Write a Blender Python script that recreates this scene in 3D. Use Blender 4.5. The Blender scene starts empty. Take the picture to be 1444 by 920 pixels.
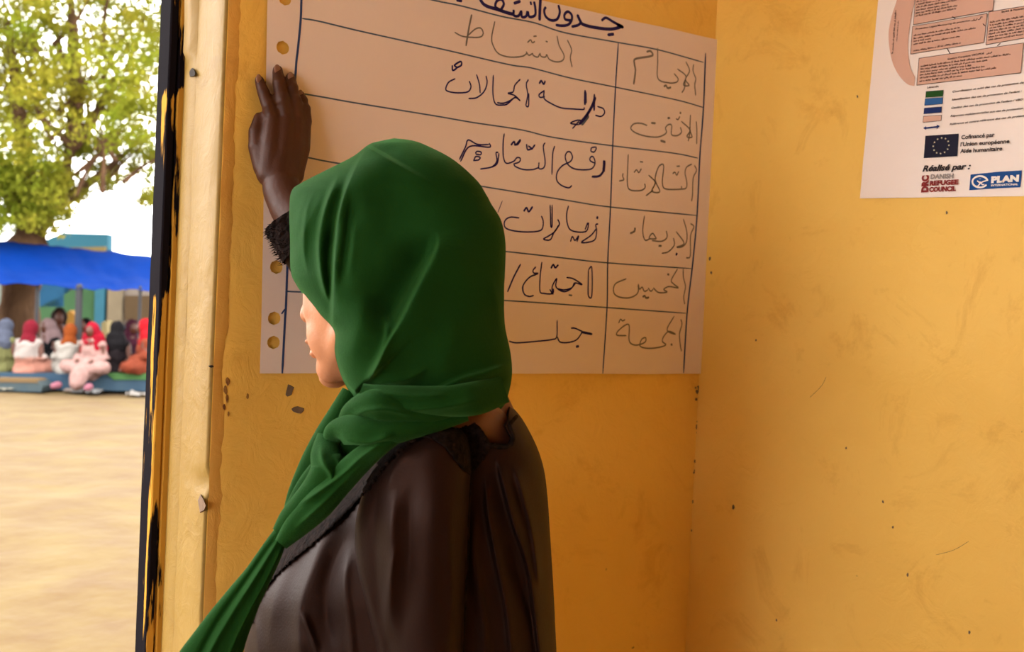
import bpy, bmesh, math, random
import numpy as np
from mathutils import Vector, Matrix, noise
from mathutils.bvhtree import BVHTree
from mathutils.geometry import delaunay_2d_cdt
random.seed(7); rng = np.random.RandomState(7)
scene = bpy.context.scene
C = scene.collection
V = Vector

# ------------------------------------------------------------------ camera
F = 1450.0                                  # focal length in pixels of the 1444 x 920 frame
YAW, PITCH, ROLL = math.radians(36.2), math.radians(-0.95), math.radians(2.63)
EYE = V((0, 0, 1.42))
fw = V((math.sin(YAW)*math.cos(PITCH), math.cos(YAW)*math.cos(PITCH), math.sin(PITCH)))
r0 = V((math.cos(YAW), -math.sin(YAW), 0)); u0 = r0.cross(fw)
cr = r0*math.cos(ROLL) + u0*math.sin(ROLL)
cu = u0*math.cos(ROLL) - r0*math.sin(ROLL)
cam_data = bpy.data.cameras.new('camera'); cam = bpy.data.objects.new('camera', cam_data); C.objects.link(cam)
cam.matrix_world = Matrix(((cr.x, cu.x, -fw.x, EYE.x), (cr.y, cu.y, -fw.y, EYE.y), (cr.z, cu.z, -fw.z, EYE.z), (0, 0, 0, 1)))
cam_data.sensor_width = 36; cam_data.lens = 36*F/1444; cam_data.clip_start = .05; cam_data.clip_end = 300
cam_data.dof.use_dof = True; cam_data.dof.focus_distance = 1.35; cam_data.dof.aperture_fstop = 6.8
scene.camera = cam
# ------------------------------------------------------------------ sky, sun, daylight at the room's openings, exposure
SKY = 8.3
world = bpy.data.worlds.new('hazy_sky'); scene.world = world; world.use_nodes = True
wn = world.node_tree; bgn = wn.nodes['Background']
bgn.inputs[0].default_value = (1.0, .985, .97, 1); bgn.inputs[1].default_value = SKY
def lamp(name, kind, loc, aim, energy, color, **kw):
    d = bpy.data.lights.new(name, kind); d.energy = energy; d.color = color
    for k, v in kw.items(): setattr(d, k, v)
    o = bpy.data.objects.new(name, d); C.objects.link(o); o.location = loc
    o.rotation_euler = (V(aim)-V(loc)).to_track_quat('-Z', 'Y').to_euler(); return o
lamp('sun', 'SUN', (-6, 2, 14), (1, 9, 0), 1.2, (1, .93, .8), angle=.02)
scene.view_settings.view_transform = 'Standard'; scene.view_settings.look = 'None'
scene.view_settings.exposure = 0.0; scene.view_settings.gamma = 1

# ------------------------------------------------------------------ helpers
def at(px, py, z):                          # the point seen at a pixel at depth z (metres along the view)
    return EYE + (fw + cr*((px-722)/F) - cu*((py-460)/F))*z
EYEn, fwn, crn, cun = (np.array(v) for v in (EYE, fw, cr, cu))
def atn(px, py, z):
    px, py, z = np.broadcast_arrays(px, py, z)
    return EYEn + (fwn + crn*((px-722)/F)[..., None] - cun*((py-460)/F)[..., None])*z[..., None]
def ray(px, py): return (fw + cr*((px-722)/F) - cu*((py-460)/F))
YW, XE, XR = 1.388, .503, 1.469             # back wall plane, its door edge, right wall plane
def on_back(px, py, off=0):
    d = ray(px, py); return EYE + d*((YW-off)/d.y)
def on_right(px, py, off=0):
    d = ray(px, py); return EYE + d*((XR-off)/d.x)
def on_ground(px, py, h=0):
    d = ray(px, py); return EYE + d*((h-EYE.z)/d.z)

def material(name, col, rough=.7, col2=None, scale=6, bump=0, bscale=60, metal=0, stretch=(1, 1, 1), spec=.5, trans=0, sheen=0, lo=.35, hi=.65, detail=6, stint=None):
    m = bpy.data.materials.new(name); m.use_nodes = True
    n = m.node_tree.nodes; l = m.node_tree.links; b = n['Principled BSDF']
    b.inputs['Base Color'].default_value = (*col, 1); b.inputs['Roughness'].default_value = rough
    b.inputs['Metallic'].default_value = metal; b.inputs['Specular IOR Level'].default_value = spec
    if stint: b.inputs['Specular Tint'].default_value = (*stint, 1)
    if sheen:
        b.inputs['Sheen Weight'].default_value = sheen; b.inputs['Sheen Roughness'].default_value = .4
        b.inputs['Sheen Tint'].default_value = (*[min(1, c*10+.12) for c in col], 1)
    tc = n.new('ShaderNodeTexCoord'); mp = n.new('ShaderNodeMapping'); mp.inputs['Scale'].default_value = stretch
    l.new(tc.outputs['Object'], mp.inputs['Vector'])
    if col2 is not None:
        t = n.new('ShaderNodeTexNoise'); t.inputs['Scale'].default_value = scale; t.inputs['Detail'].default_value = detail; t.inputs['Roughness'].default_value = .62
        r = n.new('ShaderNodeValToRGB'); r.color_ramp.elements[0].position = lo; r.color_ramp.elements[1].position = hi
        r.color_ramp.elements[0].color = (*col, 1); r.color_ramp.elements[1].color = (*col2, 1)
        l.new(mp.outputs[0], t.inputs['Vector']); l.new(t.outputs[0], r.inputs[0]); l.new(r.outputs[0], b.inputs['Base Color'])
    if bump:
        t2 = n.new('ShaderNodeTexNoise'); t2.inputs['Scale'].default_value = bscale; t2.inputs['Detail'].default_value = 6
        bp = n.new('ShaderNodeBump'); bp.inputs['Strength'].default_value = 1; bp.inputs['Distance'].default_value = bump
        l.new(mp.outputs[0], t2.inputs['Vector']); l.new(t2.outputs[0], bp.inputs['Height']); l.new(bp.outputs[0], b.inputs['Normal'])
    if trans:
        tr = n.new('ShaderNodeBsdfTranslucent'); mx = n.new('ShaderNodeMixShader'); mx.inputs[0].default_value = trans
        out = n['Material Output']; l.new(b.outputs[0], mx.inputs[1]); l.new(tr.outputs[0], mx.inputs[2]); l.new(mx.outputs[0], out.inputs[0])
        tr.inputs[0].default_value = (*col, 1)
        if col2 is not None: l.new(r.outputs[0], tr.inputs[0])
    return m

def link(name, me, m=None, parent=None, label=None, cat=None, group=None, kind=None, smooth=False):
    o = bpy.data.objects.new(name, me); C.objects.link(o)
    if m is not None and not me.materials: me.materials.append(m)
    if smooth: me.polygons.foreach_set('use_smooth', [True]*len(me.polygons))
    if parent: o.parent = parent
    if label: o['label'] = label
    if cat: o['category'] = cat
    if group: o['group'] = group
    if kind: o['kind'] = kind
    return o
def empty(name, loc, label=None, cat=None, group=None, kind=None):
    o = bpy.data.objects.new(name, None); C.objects.link(o); o.location = loc; o.empty_display_size = .1
    if label: o['label'] = label
    if cat: o['category'] = cat
    if group: o['group'] = group
    if kind: o['kind'] = kind
    return o
def adopt(child, parent):                   # children are modelled in world coordinates
    child.parent = parent; child.matrix_parent_inverse = Matrix.Translation(-V(parent.location))
    return child
class MB:
    def __init__(s): s.v = []; s.f = []
    def add(s, vs, fs):
        k = len(s.v); s.v += [tuple(p) for p in vs]; s.f += [tuple(i+k for i in f) for f in fs]
    def box(s, lo, hi, M=None):
        x0, y0, z0 = lo; x1, y1, z1 = hi
        vs = [V(p) for p in ((x0,y0,z0),(x1,y0,z0),(x1,y1,z0),(x0,y1,z0),(x0,y0,z1),(x1,y0,z1),(x1,y1,z1),(x0,y1,z1))]
        if M is not None: vs = [M @ p for p in vs]
        s.add(vs, [(3,2,1,0),(4,5,6,7),(0,1,5,4),(1,2,6,5),(2,3,7,6),(3,0,4,7)])
    def tube(s, pts, rad, n=12, caps=True, flat=None):
        pts = [V(p) for p in pts]; k0 = len(s.v); rings = []
        P, R = [], []
        if caps:
            d = (pts[0]-pts[1]).normalized()
            for t in (.98, .8, .45): P.append(pts[0]+d*rad[0]*t); R.append(rad[0]*math.sqrt(1-t*t))
        P += pts; R += list(rad)
        if caps:
            d = (pts[-1]-pts[-2]).normalized()
            for t in (.45, .8, .98): P.append(pts[-1]+d*rad[-1]*t); R.append(rad[-1]*math.sqrt(1-t*t))
        ref = V((.13, .21, .97)); vs = []
        for i, p in enumerate(P):
            a = P[max(0, i-1)]; b = P[min(len(P)-1, i+1)]; d = (b-a).normalized()
            e = d.cross(ref).normalized() if abs(d.dot(ref)) < .97 else d.cross(V((1, 0, 0))).normalized(); g = d.cross(e)
            for j in range(n):
                t = 2*math.pi*j/n; q = e*math.cos(t)*R[i] + g*math.sin(t)*R[i]
                if flat: ax, kf = flat; q -= ax*(q.dot(ax)*(1-kf))
                vs.append(p+q)
        fs = [(i*n+j, i*n+(j+1) % n, (i+1)*n+(j+1) % n, (i+1)*n+j) for i in range(len(P)-1) for j in range(n)]
        fs += [tuple(range(n))[::-1], tuple((len(P)-1)*n+j for j in range(n))]
        s.add(vs, fs)
    def ball(s, c, r, n=14, axes=None):
        c = V(c); A = axes or (V((1,0,0)), V((0,1,0)), V((0,0,1)))
        if not hasattr(r, '__len__'): r = (r, r, r)
        vs = []
        for i in range(1, n):
            th = math.pi*i/n
            for j in range(2*n):
                ph = math.pi*j/n
                vs.append(c + A[0]*(r[0]*math.sin(th)*math.cos(ph)) + A[1]*(r[1]*math.sin(th)*math.sin(ph)) + A[2]*(r[2]*math.cos(th)))
        m = 2*n; fs = [(i*m+j, (i+1)*m+j, (i+1)*m+(j+1) % m, i*m+(j+1) % m) for i in range(n-2) for j in range(m)]
        k = len(vs); vs += [c + A[2]*r[2], c - A[2]*r[2]]
        fs += [(k, j, (j+1) % m) for j in range(m)] + [(k+1, (n-2)*m+(j+1) % m, (n-2)*m+j) for j in range(m)]
        s.add(vs, fs)
    def mesh(s, name):
        me = bpy.data.meshes.new(name); me.from_pydata(s.v, [], s.f); me.update(); return me
def recalc(me):
    bm = bmesh.new(); bm.from_mesh(me); bmesh.ops.recalc_face_normals(bm, faces=bm.faces); bm.to_mesh(me); bm.free(); return me
def evaluated(me, mods):
    o = bpy.data.objects.new('tmp', me); C.objects.link(o)
    for kind, kw in mods:
        md = o.modifiers.new(kind, kind)
        for k, v in kw.items(): setattr(md, k, v)
    dg = bpy.context.evaluated_depsgraph_get(); dg.update()
    out = bpy.data.meshes.new_from_object(o.evaluated_get(dg)); bpy.data.objects.remove(o); return out
def catmull(pts, n):
    """resample control rows (any dimension) to n rows by a Catmull-Rom spline, uniform in parameter"""
    P = np.array(pts, float); K = len(P); t = np.linspace(0, K-1, n); i = np.minimum(t.astype(int), K-2); f = (t-i)[:, None]
    g = lambda k: P[np.clip(k, 0, K-1)]
    a, b, c, d = g(i-1), g(i), g(i+1), g(i+2)
    a = np.where((i == 0)[:, None], 2*b-c, a); d = np.where((i+2 > K-1)[:, None], 2*c-b, d)
    return .5*((2*b) + (c-a)*f + (2*a-5*b+4*c-d)*f*f + (3*b-a-3*c+d)*f**3)
def sstep(a, b, x):
    t = np.clip((x-a)/(b-a), 0, 1); return t*t*(3-2*t)

# ------------------------------------------------------------------ materials
def wall_material(name, base, light, dark):
    m = bpy.data.materials.new(name); m.use_nodes = True; n = m.node_tree.nodes; l = m.node_tree.links; b = n['Principled BSDF']
    tc = n.new('ShaderNodeTexCoord')
    def noise_(scale, detail=5, rough=.6, dist=0):
        t = n.new('ShaderNodeTexNoise'); t.inputs['Scale'].default_value = scale; t.inputs['Detail'].default_value = detail
        t.inputs['Roughness'].default_value = rough; t.inputs['Distortion'].default_value = dist; l.new(tc.outputs['Object'], t.inputs['Vector']); return t
    def ramp(t, p0, p1, c0, c1):
        r = n.new('ShaderNodeValToRGB'); e = r.color_ramp.elements; e[0].position = p0; e[1].position = p1; e[0].color = (*c0, 1); e[1].color = (*c1, 1)
        l.new(t.outputs[0], r.inputs[0]); return r
    def mix(f, a, c):
        x = n.new('ShaderNodeMix'); x.data_type = 'RGBA'; l.new(f, x.inputs[0]); l.new(a, x.inputs[6]); l.new(c, x.inputs[7]); return x.outputs[2]
    big = ramp(noise_(2.2, 4, .55, .4), .32, .7, base, light)
    dirt = ramp(noise_(7, 7, .7, 1.2), .55, .75, (0, 0, 0), (.55, .55, .55))
    dk = n.new('ShaderNodeRGB'); dk.outputs[0].default_value = (*dark, 1)
    c1 = mix(dirt.outputs[0], big.outputs[0], dk.outputs[0])
    sp = ramp(noise_(38, 2, .5), .775, .80, (0, 0, 0), (1, 1, 1))
    sd = n.new('ShaderNodeRGB'); sd.outputs[0].default_value = (.12, .05, .02, 1)
    c2 = mix(sp.outputs[0], c1, sd.outputs[0]); l.new(c2, b.inputs['Base Color'])
    b.inputs['Roughness'].default_value = .55; b.inputs['Specular IOR Level'].default_value = .3
    b1 = n.new('ShaderNodeBump'); b1.inputs['Distance'].default_value = .0028; l.new(noise_(22, 8, .6, .8).outputs[0], b1.inputs['Height'])
    b2 = n.new('ShaderNodeBump'); b2.inputs['Distance'].default_value = .009; l.new(noise_(4, 3, .5, .5).outputs[0], b2.inputs['Height'])
    l.new(b1.outputs[0], b2.inputs['Normal']); l.new(b2.outputs[0], b.inputs['Normal'])
    return m
M = {}
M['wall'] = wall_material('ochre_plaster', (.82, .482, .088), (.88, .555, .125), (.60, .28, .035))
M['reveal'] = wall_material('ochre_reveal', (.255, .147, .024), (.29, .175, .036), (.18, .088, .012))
M['ceiling'] = material('ceiling_board', (.6, .5, .35), .9, (.5, .4, .28), 3)
M['room_floor'] = material('cement_floor', (.34, .25, .16), .9, (.26, .19, .12), 5, .003, 30)
M['paper'] = material('flipchart_paper', (.80, .66, .60), .75, (.78, .63, .57), 3, .0004, 40)
M['poster'] = material('glossy_poster', (.86, .76, .71), .42, (.84, .73, .67), 5, .0006, 70, spec=.35)
def ink(name, c, rough=.6): return material(name, c, rough, spec=.12)
M['ink_navy'] = ink('navy_marker', (.022, .015, .10)); M['ink_line'] = ink('blue_grey_marker', (.085, .11, .16)); M['ink_grey'] = ink('pencil_grey', (.20, .17, .15))
M['ink_blue'] = ink('blue_marker', (.035, .06, .17)); M['ink_mid'] = ink('slate_marker', (.11, .12, .17))
M['p_black'] = ink('print_black', (.03, .025, .03)); M['p_pink'] = ink('print_pink', (.66, .40, .31), .5); M['p_green'] = ink('print_green', (.015, .075, .012), .5)
M['p_blue'] = ink('print_blue', (.03, .12, .34), .5); M['p_navy'] = ink('print_navy', (.01, .025, .13), .5); M['p_flag'] = ink('print_flag', (.006, .005, .022), .4)
M['p_star'] = ink('print_star', (.6, .55, .42), .4); M['p_red'] = ink('print_red', (.22, .02, .02), .4); M['p_grey'] = ink('print_grey', (.28, .25, .24), .4)
M['p_logo'] = ink('print_logo_blue', (.008, .065, .25), .5); M['p_white'] = ink('print_white', (.85, .80, .76), .4)
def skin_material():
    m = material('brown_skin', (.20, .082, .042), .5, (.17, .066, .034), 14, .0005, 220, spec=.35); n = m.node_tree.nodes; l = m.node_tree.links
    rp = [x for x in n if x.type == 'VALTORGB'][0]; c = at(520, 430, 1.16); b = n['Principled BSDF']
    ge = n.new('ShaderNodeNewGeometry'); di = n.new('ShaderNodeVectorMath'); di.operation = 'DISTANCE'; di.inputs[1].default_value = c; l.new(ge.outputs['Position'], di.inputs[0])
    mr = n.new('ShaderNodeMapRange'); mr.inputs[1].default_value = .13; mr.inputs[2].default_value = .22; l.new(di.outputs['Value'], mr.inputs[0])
    cm_ = n.new('ShaderNodeMix'); cm_.data_type = 'RGBA'; cm_.inputs[6].default_value = (2.6, 2.65, 2.5, 1); cm_.inputs[7].default_value = (.30, .20, .155, 1); l.new(mr.outputs[0], cm_.inputs[0])  # door light on the face and shade on the hand painted into skin tone
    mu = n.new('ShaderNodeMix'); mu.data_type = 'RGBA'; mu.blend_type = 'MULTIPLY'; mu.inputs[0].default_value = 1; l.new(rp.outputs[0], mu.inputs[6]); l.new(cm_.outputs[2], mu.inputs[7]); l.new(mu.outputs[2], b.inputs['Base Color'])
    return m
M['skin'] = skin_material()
M['hijab'] = material('green_crepe', (.0080, .042, .0066), .8, (.0064, .034, .0052), 9, .0006, 600, sheen=.30, spec=.03)
M['dress'] = material('dark_satin', (.0125, .0054, .0043), .5, (.0098, .0042, .0034), 6, .0003, 400, spec=.13, stint=(1, .55, .42))
M['lace'] = material('black_lace', (.018, .0095, .0075), .95, (.0015, .0007, .0006), 150, .006, 90, spec=.1)
M['white_eye'] = material('eye_white', (.7, .66, .6), .2); M['iris'] = material('dark_iris', (.02, .012, .01), .2); M['nail'] = material('fingernail', (.22, .10, .065), .35)
M['sand'] = material('dry_sand', (.090, .055, .0085), .95, (.068, .033, .0030), 2.4, .02, 6)
M['tarp'] = material('blue_tarpaulin', (.0008, .030, .21), .85, (.0006, .024, .18), 1.2, .05, 1.5, trans=.4, spec=.05)
M['bark'] = material('brown_bark', (.085, .045, .022), .9, (.045, .022, .011), 5, .04, 7, stretch=(1, 1, .2), spec=.1)
M['leaf'] = material('pale_green_leaf', (.17, .21, .014), .6, (.29, .24, .025), .8, trans=.5, spec=.1)
M['hole'] = material('dark_hole', (.02, .012, .008), .9); M['blood'] = material('dark_red_stain', (.12, .02, .01), .8, (.4, .2, .04), 60)
M['chip'] = material('grey_chip', (.13, .085, .055), .95, (.2, .13, .08), 60)

# door frame metal: black paint under flaking ochre paint
def frame_material():
    m = bpy.data.materials.new('flaking_frame_paint'); m.use_nodes = True; n = m.node_tree.nodes; l = m.node_tree.links; b = n['Principled BSDF']
    tc = n.new('ShaderNodeTexCoord'); sx = n.new('ShaderNodeSeparateXYZ'); l.new(tc.outputs['Object'], sx.inputs[0])
    def math_(op, a, b_, c=None):
        x = n.new('ShaderNodeMath'); x.operation = op
        for i, v in enumerate((a, b_, c)):
            if v is None: continue
            if isinstance(v, (int, float)): x.inputs[i].default_value = v
            else: l.new(v, x.inputs[i])
        return x.outputs[0]
    mp = n.new('ShaderNodeMapping'); mp.inputs['Scale'].default_value = (1.6, 1.6, .13); l.new(tc.outputs['Object'], mp.inputs[0])
    t = n.new('ShaderNodeTexNoise'); t.inputs['Scale'].default_value = 45; t.inputs['Detail'].default_value = 7; t.inputs['Roughness'].default_value = .6; l.new(mp.outputs[0], t.inputs[0])
    # ochre cover across the face: edge position depends on height (wide patch low, bite near 1.75 m)
    cr_ = n.new('ShaderNodeValToRGB'); e = cr_.color_ramp.elements; cr_.color_ramp.interpolation = 'LINEAR'
    z01 = math_('DIVIDE', math_('SUBTRACT', sx.outputs[2], .9), 1.0)         # 0.9 .. 1.9 m
    l.new(z01, cr_.inputs[0])
    vals = [(0, .58), (.10, .52), (.2, .45), (.32, .38), (.51, .34), (.53, .80), (.74, .72), (.81, .30), (.835, .92), (1, .92)]
    e[0].position, e[1].position = 0, 1
    e[0].color = (vals[0][1],)*3+(1,); e[1].color = (vals[-1][1],)*3+(1,)
    for p, v in vals[1:-1]:
        k = e.new(p); k.color = (v, v, v, 1)
    u = math_('ADD', math_('MULTIPLY', math_('SUBTRACT', sx.outputs[0], XE-.023), .57/.023), math_('MULTIPLY', math_('SUBTRACT', YW+.16+.05, sx.outputs[1]), .43/.05))      # 0 outer edge .. 1 wall side
    s = math_('ADD', math_('SUBTRACT', u, cr_.outputs[0]), math_('MULTIPLY', math_('SUBTRACT', t.outputs[0], .5), 2.7))
    f = n.new('ShaderNodeMapRange'); f.inputs[1].default_value = -.03; f.inputs[2].default_value = .05; l.new(s, f.inputs[0])
    mx = n.new('ShaderNodeMix'); mx.data_type = 'RGBA'; l.new(f.outputs[0], mx.inputs[0])
    mx.inputs[6].default_value = (.007, .005, .007, 1); mx.inputs[7].default_value = (.50, .25, .035, 1); l.new(mx.outputs[2], b.inputs['Base Color'])
    bp = n.new('ShaderNodeBump'); bp.inputs['Distance'].default_value = .002; l.new(f.outputs[0], bp.inputs['Height']); l.new(bp.outputs[0], b.inputs['Normal'])
    b.inputs['Roughness'].default_value = .9; b.inputs['Specular IOR Level'].default_value = .03
    return m
M['frame'] = frame_material()

# ------------------------------------------------------------------ room shell
def grid_wall(name, corner, e1, n1, e2, n2, nrm, m, amp=.0025, seed=0, **kw):
    """a plastered wall face with gentle unevenness, 12 cm thick"""
    vs, fs = [], []
    for j in range(n2+1):
        for i in range(n1+1):
            p = corner + e1*(i/n1) + e2*(j/n2)
            if 0 < i < n1 and 0 < j < n2: p = p + nrm*(noise.noise(p*3+V((seed, 0, 0)))*amp)
            vs.append(p)
    fs = [(j*(n1+1)+i, j*(n1+1)+i+1, (j+1)*(n1+1)+i+1, (j+1)*(n1+1)+i) for j in range(n2) for i in range(n1)]
    b = MB(); b.add(vs, fs); q = [corner, corner+e1, corner+e1+e2, corner+e2]
    back = [p - nrm*.12 for p in q]; b.add(q+back, [(7,6,5,4),(0,1,5,4),(1,2,6,5),(2,3,7,6),(3,0,4,7)])
    return link(name, recalc(b.mesh(name)), m, kind='structure', smooth=False, **kw)
H = 2.9; T = .16                           # ceiling height, depth of the reveal
LX, RY = -2.7, -3.2                        # left wall, rear wall
wb = MB()                                  # back wall, right of the doorway: rounded, slightly ragged arris
nz, prof = 260, []
for j in range(nz+1):
    z = H*j/nz
    jag = noise.noise(V((0, 0, z*9)))*.0022 + noise.noise(V((3, 1, z*45)))*.0012
    dent = .010*math.exp(-((z-1.16)/.012)**2)          # a knocked-off corner
    prof.append((jag, dent, z))
vs = []
NC = 30
for jag, dent, z in prof:
    row = [(XE+jag*.5, YW+T, z), (XE+jag*.3, YW+T*.6, z), (XE+jag*.4, YW+T*.25, z), (XE+dent, YW+.004+dent, z), (XE+.0015+dent, YW+.001+abs(jag)*.6, z), (XE+.005+dent, YW+jag*.3, z)]
    for k in range(1, NC+1):
        x = XE+.005+(XR-XE-.005)*k/NC
        row.append((x, YW+noise.noise(V((x*4, 0, z*4)))*.0015*(k < NC), z))
    vs.append(row)
nc = len(vs[0])
wb.add([p for r in vs for p in r], [(j*nc+i, j*nc+i+1, (j+1)*nc+i+1, (j+1)*nc+i) for j in range(nz) for i in range(nc-1)])
wb.add([(XE, YW+T, 0), (XR+.12, YW+T, 0), (XR+.12, YW+T, H), (XE, YW+T, H)], [(0, 1, 2, 3)])
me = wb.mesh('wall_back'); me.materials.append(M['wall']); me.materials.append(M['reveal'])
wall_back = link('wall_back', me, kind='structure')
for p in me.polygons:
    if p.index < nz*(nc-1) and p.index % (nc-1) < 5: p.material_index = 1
    p.use_smooth = p.index < nz*(nc-1)
DL = -1.5                                  # left side of the doorway
b = MB(); b.box((LX, YW, 0), (DL, YW+T, H)); b.box((DL, YW, 2.45), (XE, YW+T, H)); adopt(link('wall_back_far', b.mesh('wall_back_far'), M['wall'], kind='structure'), wall_back)
grid_wall('wall_right', V((XR, RY, 0)), V((0, YW-RY, 0)), 60, V((0, 0, H)), 50, V((-1, 0, 0)), M['wall'])
# left wall with a big unseen opening added for fill light, rear wall closed (both behind or beside the camera)
b = MB(); b.box((LX-.16, RY, 0), (LX, YW, .9)); b.box((LX-.16, RY, 2.3), (LX, YW, H)); b.box((LX-.16, RY, .9), (LX, -1.5, 2.3)); b.box((LX-.16, .75, .9), (LX, YW, 2.3))
link('wall_left', b.mesh('wall_left'), M['wall'], kind='structure')
b = MB(); b.box((LX-.16, RY-.16, 0), (XR+.12, RY, H)); link('wall_rear', b.mesh('wall_rear'), M['wall'], kind='structure')
b = MB(); b.box((LX-.16, RY-.16, H), (XR+.12, YW+T, H+.1)); link('ceiling', b.mesh('ceiling'), M['ceiling'], kind='structure')
b = MB(); b.box((LX-.16, RY-.16, -.1), (XR+.12, YW+T, 0)); link('floor', b.mesh('floor'), M['room_floor'], kind='structure')

# metal door frame in the outer part of the reveal
fr = empty('door_1', (XE, YW+T, 0), kind='structure')
def rib_bar(name, prof2d, z0, z1, m, nzz=160, amp=.0006):
    vs = []; k = len(prof2d)
    for j in range(nzz+1):
        z = z0+(z1-z0)*j/nzz
        for (x, y) in prof2d: vs.append((x+noise.noise(V((x*50, y*50, z*14)))*amp, y+noise.noise(V((x*50+9, y*50, z*14)))*amp, z))
    fs = [(j*k+i, j*k+(i+1) % k, (j+1)*k+(i+1) % k, (j+1)*k+i) for j in range(nzz) for i in range(k)]
    fs += [tuple(range(k))[::-1], tuple(nzz*k+i for i in range(k))]
    b = MB(); b.add(vs, fs); return recalc(b.mesh(name))
Y0 = YW+T
x0 = XE-.023
P2 = [(x0, Y0+.002), (x0+.002, Y0), (x0+.011, Y0), (x0+.012, Y0+.004), (x0+.014, Y0+.004), (x0+.016, Y0-.002), (x0+.038, Y0-.002), (x0+.04, Y0+.05), (x0, Y0+.05)]
adopt(link('frame_post', rib_bar('frame_post', P2, 0, 2.45, M['frame']), M['frame']), fr)
b = MB(); b.box((DL, Y0, 0), (DL+.04, Y0+.05, 2.41)); adopt(link('frame_post', b.mesh('frame_post_far'), M['frame']), fr)
b = MB(); b.box((DL+.04, Y0, 2.41), (x0, Y0+.05, 2.45)); adopt(link('frame_head', b.mesh('frame_head'), M['frame']), fr)
# plaster lip where the render meets the frame, with the latch notch
lip = MB(); vs = []
for j in range(201):
    z = 2.45*j/200; w = .0035+.0025*noise.noise(V((5, 5, z*12))); nt = 1-math.exp(-((z-1.758)/.010)**2)
    vs += [(XE, YW+T-.055, z), (XE-(.004+w)*nt*(.4+.6*(z > 1.758)), YW+T-.045, z), (XE-(.006+w)*nt*(.4+.6*(z > 1.758)), YW+T-.02, z), (XE-.001, YW+T-.008, z)]
lip.add(vs, [(j*4+i, j*4+i+1, (j+1)*4+i+1, (j+1)*4+i) for j in range(200) for i in range(3)])
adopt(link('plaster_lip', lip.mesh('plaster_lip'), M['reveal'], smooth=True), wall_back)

# marks on the walls
def decal(poly, fn, off=.0006, dep=.0012):
    """a thin raised or recessed mark following the outline given"""
    P = [fn(x, y, off) for x, y in poly]; c = sum(P, V())/len(P); n = len(P)
    b = MB(); Q = [fn(x, y, off+dep) for x, y in poly]; Q = [c+(q-c)*.86+(fn(poly[0][0], poly[0][1], off+dep)-fn(poly[0][0], poly[0][1], off))*0 for q in Q]
    P0 = [fn(x, y, -.001) for x, y in poly]
    b.add(P0+Q, [tuple(range(n, 2*n))]+[(i, (i+1) % n, n+(i+1) % n, n+i) for i in range(n)]); return b
def blob(cx, cy, rx, ry, n=11, seed=0, rot=0):
    rr = random.Random(seed); out = []
    for i in range(n):
        t = 2*math.pi*i/n; k = .75+.45*rr.random(); x, y = rx*k*math.cos(t), ry*k*math.sin(t)
        out.append((cx+x*math.cos(rot)-y*math.sin(rot), cy+x*math.sin(rot)+y*math.cos(rot)))
    return out
def mark(name, poly, fn, m, parent):
    adopt(link(name, decal(poly, fn).mesh(name), m), parent)
mark('plaster_chip', blob(408, 551, 6, 10, seed=3, rot=.25), on_back, M['chip'], wall_back)
mark('plaster_chip', blob(421, 579, 10, 6, seed=4), on_back, M['chip'], wall_back)
mark('stain', blob(349, 559, 2, 4, seed=5), on_back, M['blood'], wall_back)
for i, (x, y, a, c) in enumerate([(321, 538, 3, 6), (318, 550, 3, 7), (320, 562, 2, 6), (316, 574, 2, 5), (322, 584, 1.5, 4)]): mark('stain', blob(x, y, a, c, seed=i+20), on_back, M['blood'], wall_back)
mark('nail_hole', blob(298, 517, 4, 2, seed=8), on_back, M['hole'], wall_back)
rr = random.Random(5)
for i in range(26):
    y = 545+375*rr.random()**1.1; x = 986-(y-545)*.028+rr.uniform(-2.5, 2.5); s = rr.uniform(1.0, 2.6)
    mark('dirt_spot', blob(x-2.5, y, s, s*1.3, 8, seed=i+60), on_back, M['chip'], wall_back)
for i, (x, y, s) in enumerate([(1001, 365, 2.5), (1003, 385, 2), (984, 603, 4), (984, 638, 4), (1034, 716, 3), (986, 548, 3), (979, 848, 3), (978, 905, 3), (1245, 708, 2), (1259, 744, 2), (1280, 811, 2.4), (1367, 892, 2.4), (1095, 875, 2), (1193, 632, 1.6), (1209, 136, 1.8), (1335, 300, 2), (1066, 480, 1.4)]):
    fn = on_right if x > 998 else on_back
    mark('dirt_spot', blob(x, y, s*.7, s*1.2, 8, seed=i+90), fn, M['chip'], wall_back)
b = MB(); vs = []                          # rubbed, darker band of rough plaster beside the arris
for j in range(321):
    z = H*j/320; a = .006+.0015*noise.noise(V((1, 2, z*20))); w_ = .016+.006*noise.noise(V((0, 0, z*11)))+.004*noise.noise(V((7, 0, z*60)))
    vs += [(XE+a, YW-.0004, z), (XE+a+w_*.5, YW-.0012-.0012*abs(noise.noise(V((2, 0, z*70)))), z), (XE+a+w_, YW-.0002, z)]
b.add(vs, [(j*3+i, (j+1)*3+i, (j+1)*3+i+1, j*3+i+1) for j in range(320) for i in range(2)])
adopt(link('worn_band', b.mesh('worn_band'), wall_material('worn_plaster', (.62, .30, .05), (.74, .42, .10), (.40, .17, .025)), smooth=True), wall_back)
# latch notch hole in the reveal and the knocked corner
def on_reveal(px, py, off=0):
    d = ray(px, py); return EYE + d*((XE-off)/d.x)
mark('latch_hole', blob(271, 103, 4, 7, seed=2), lambda x, y, o=0: on_reveal(x, y, o+.003), M['hole'], wall_back)
mark('plaster_chip', [(279, 706), (283, 697), (287, 704), (291, 714), (288, 721), (282, 724)], lambda x, y, o=0: on_reveal(x, y, o+.001), material('bare_plaster', (.2, .12, .07), .9, (.12, .07, .04), 90), wall_back)

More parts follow.
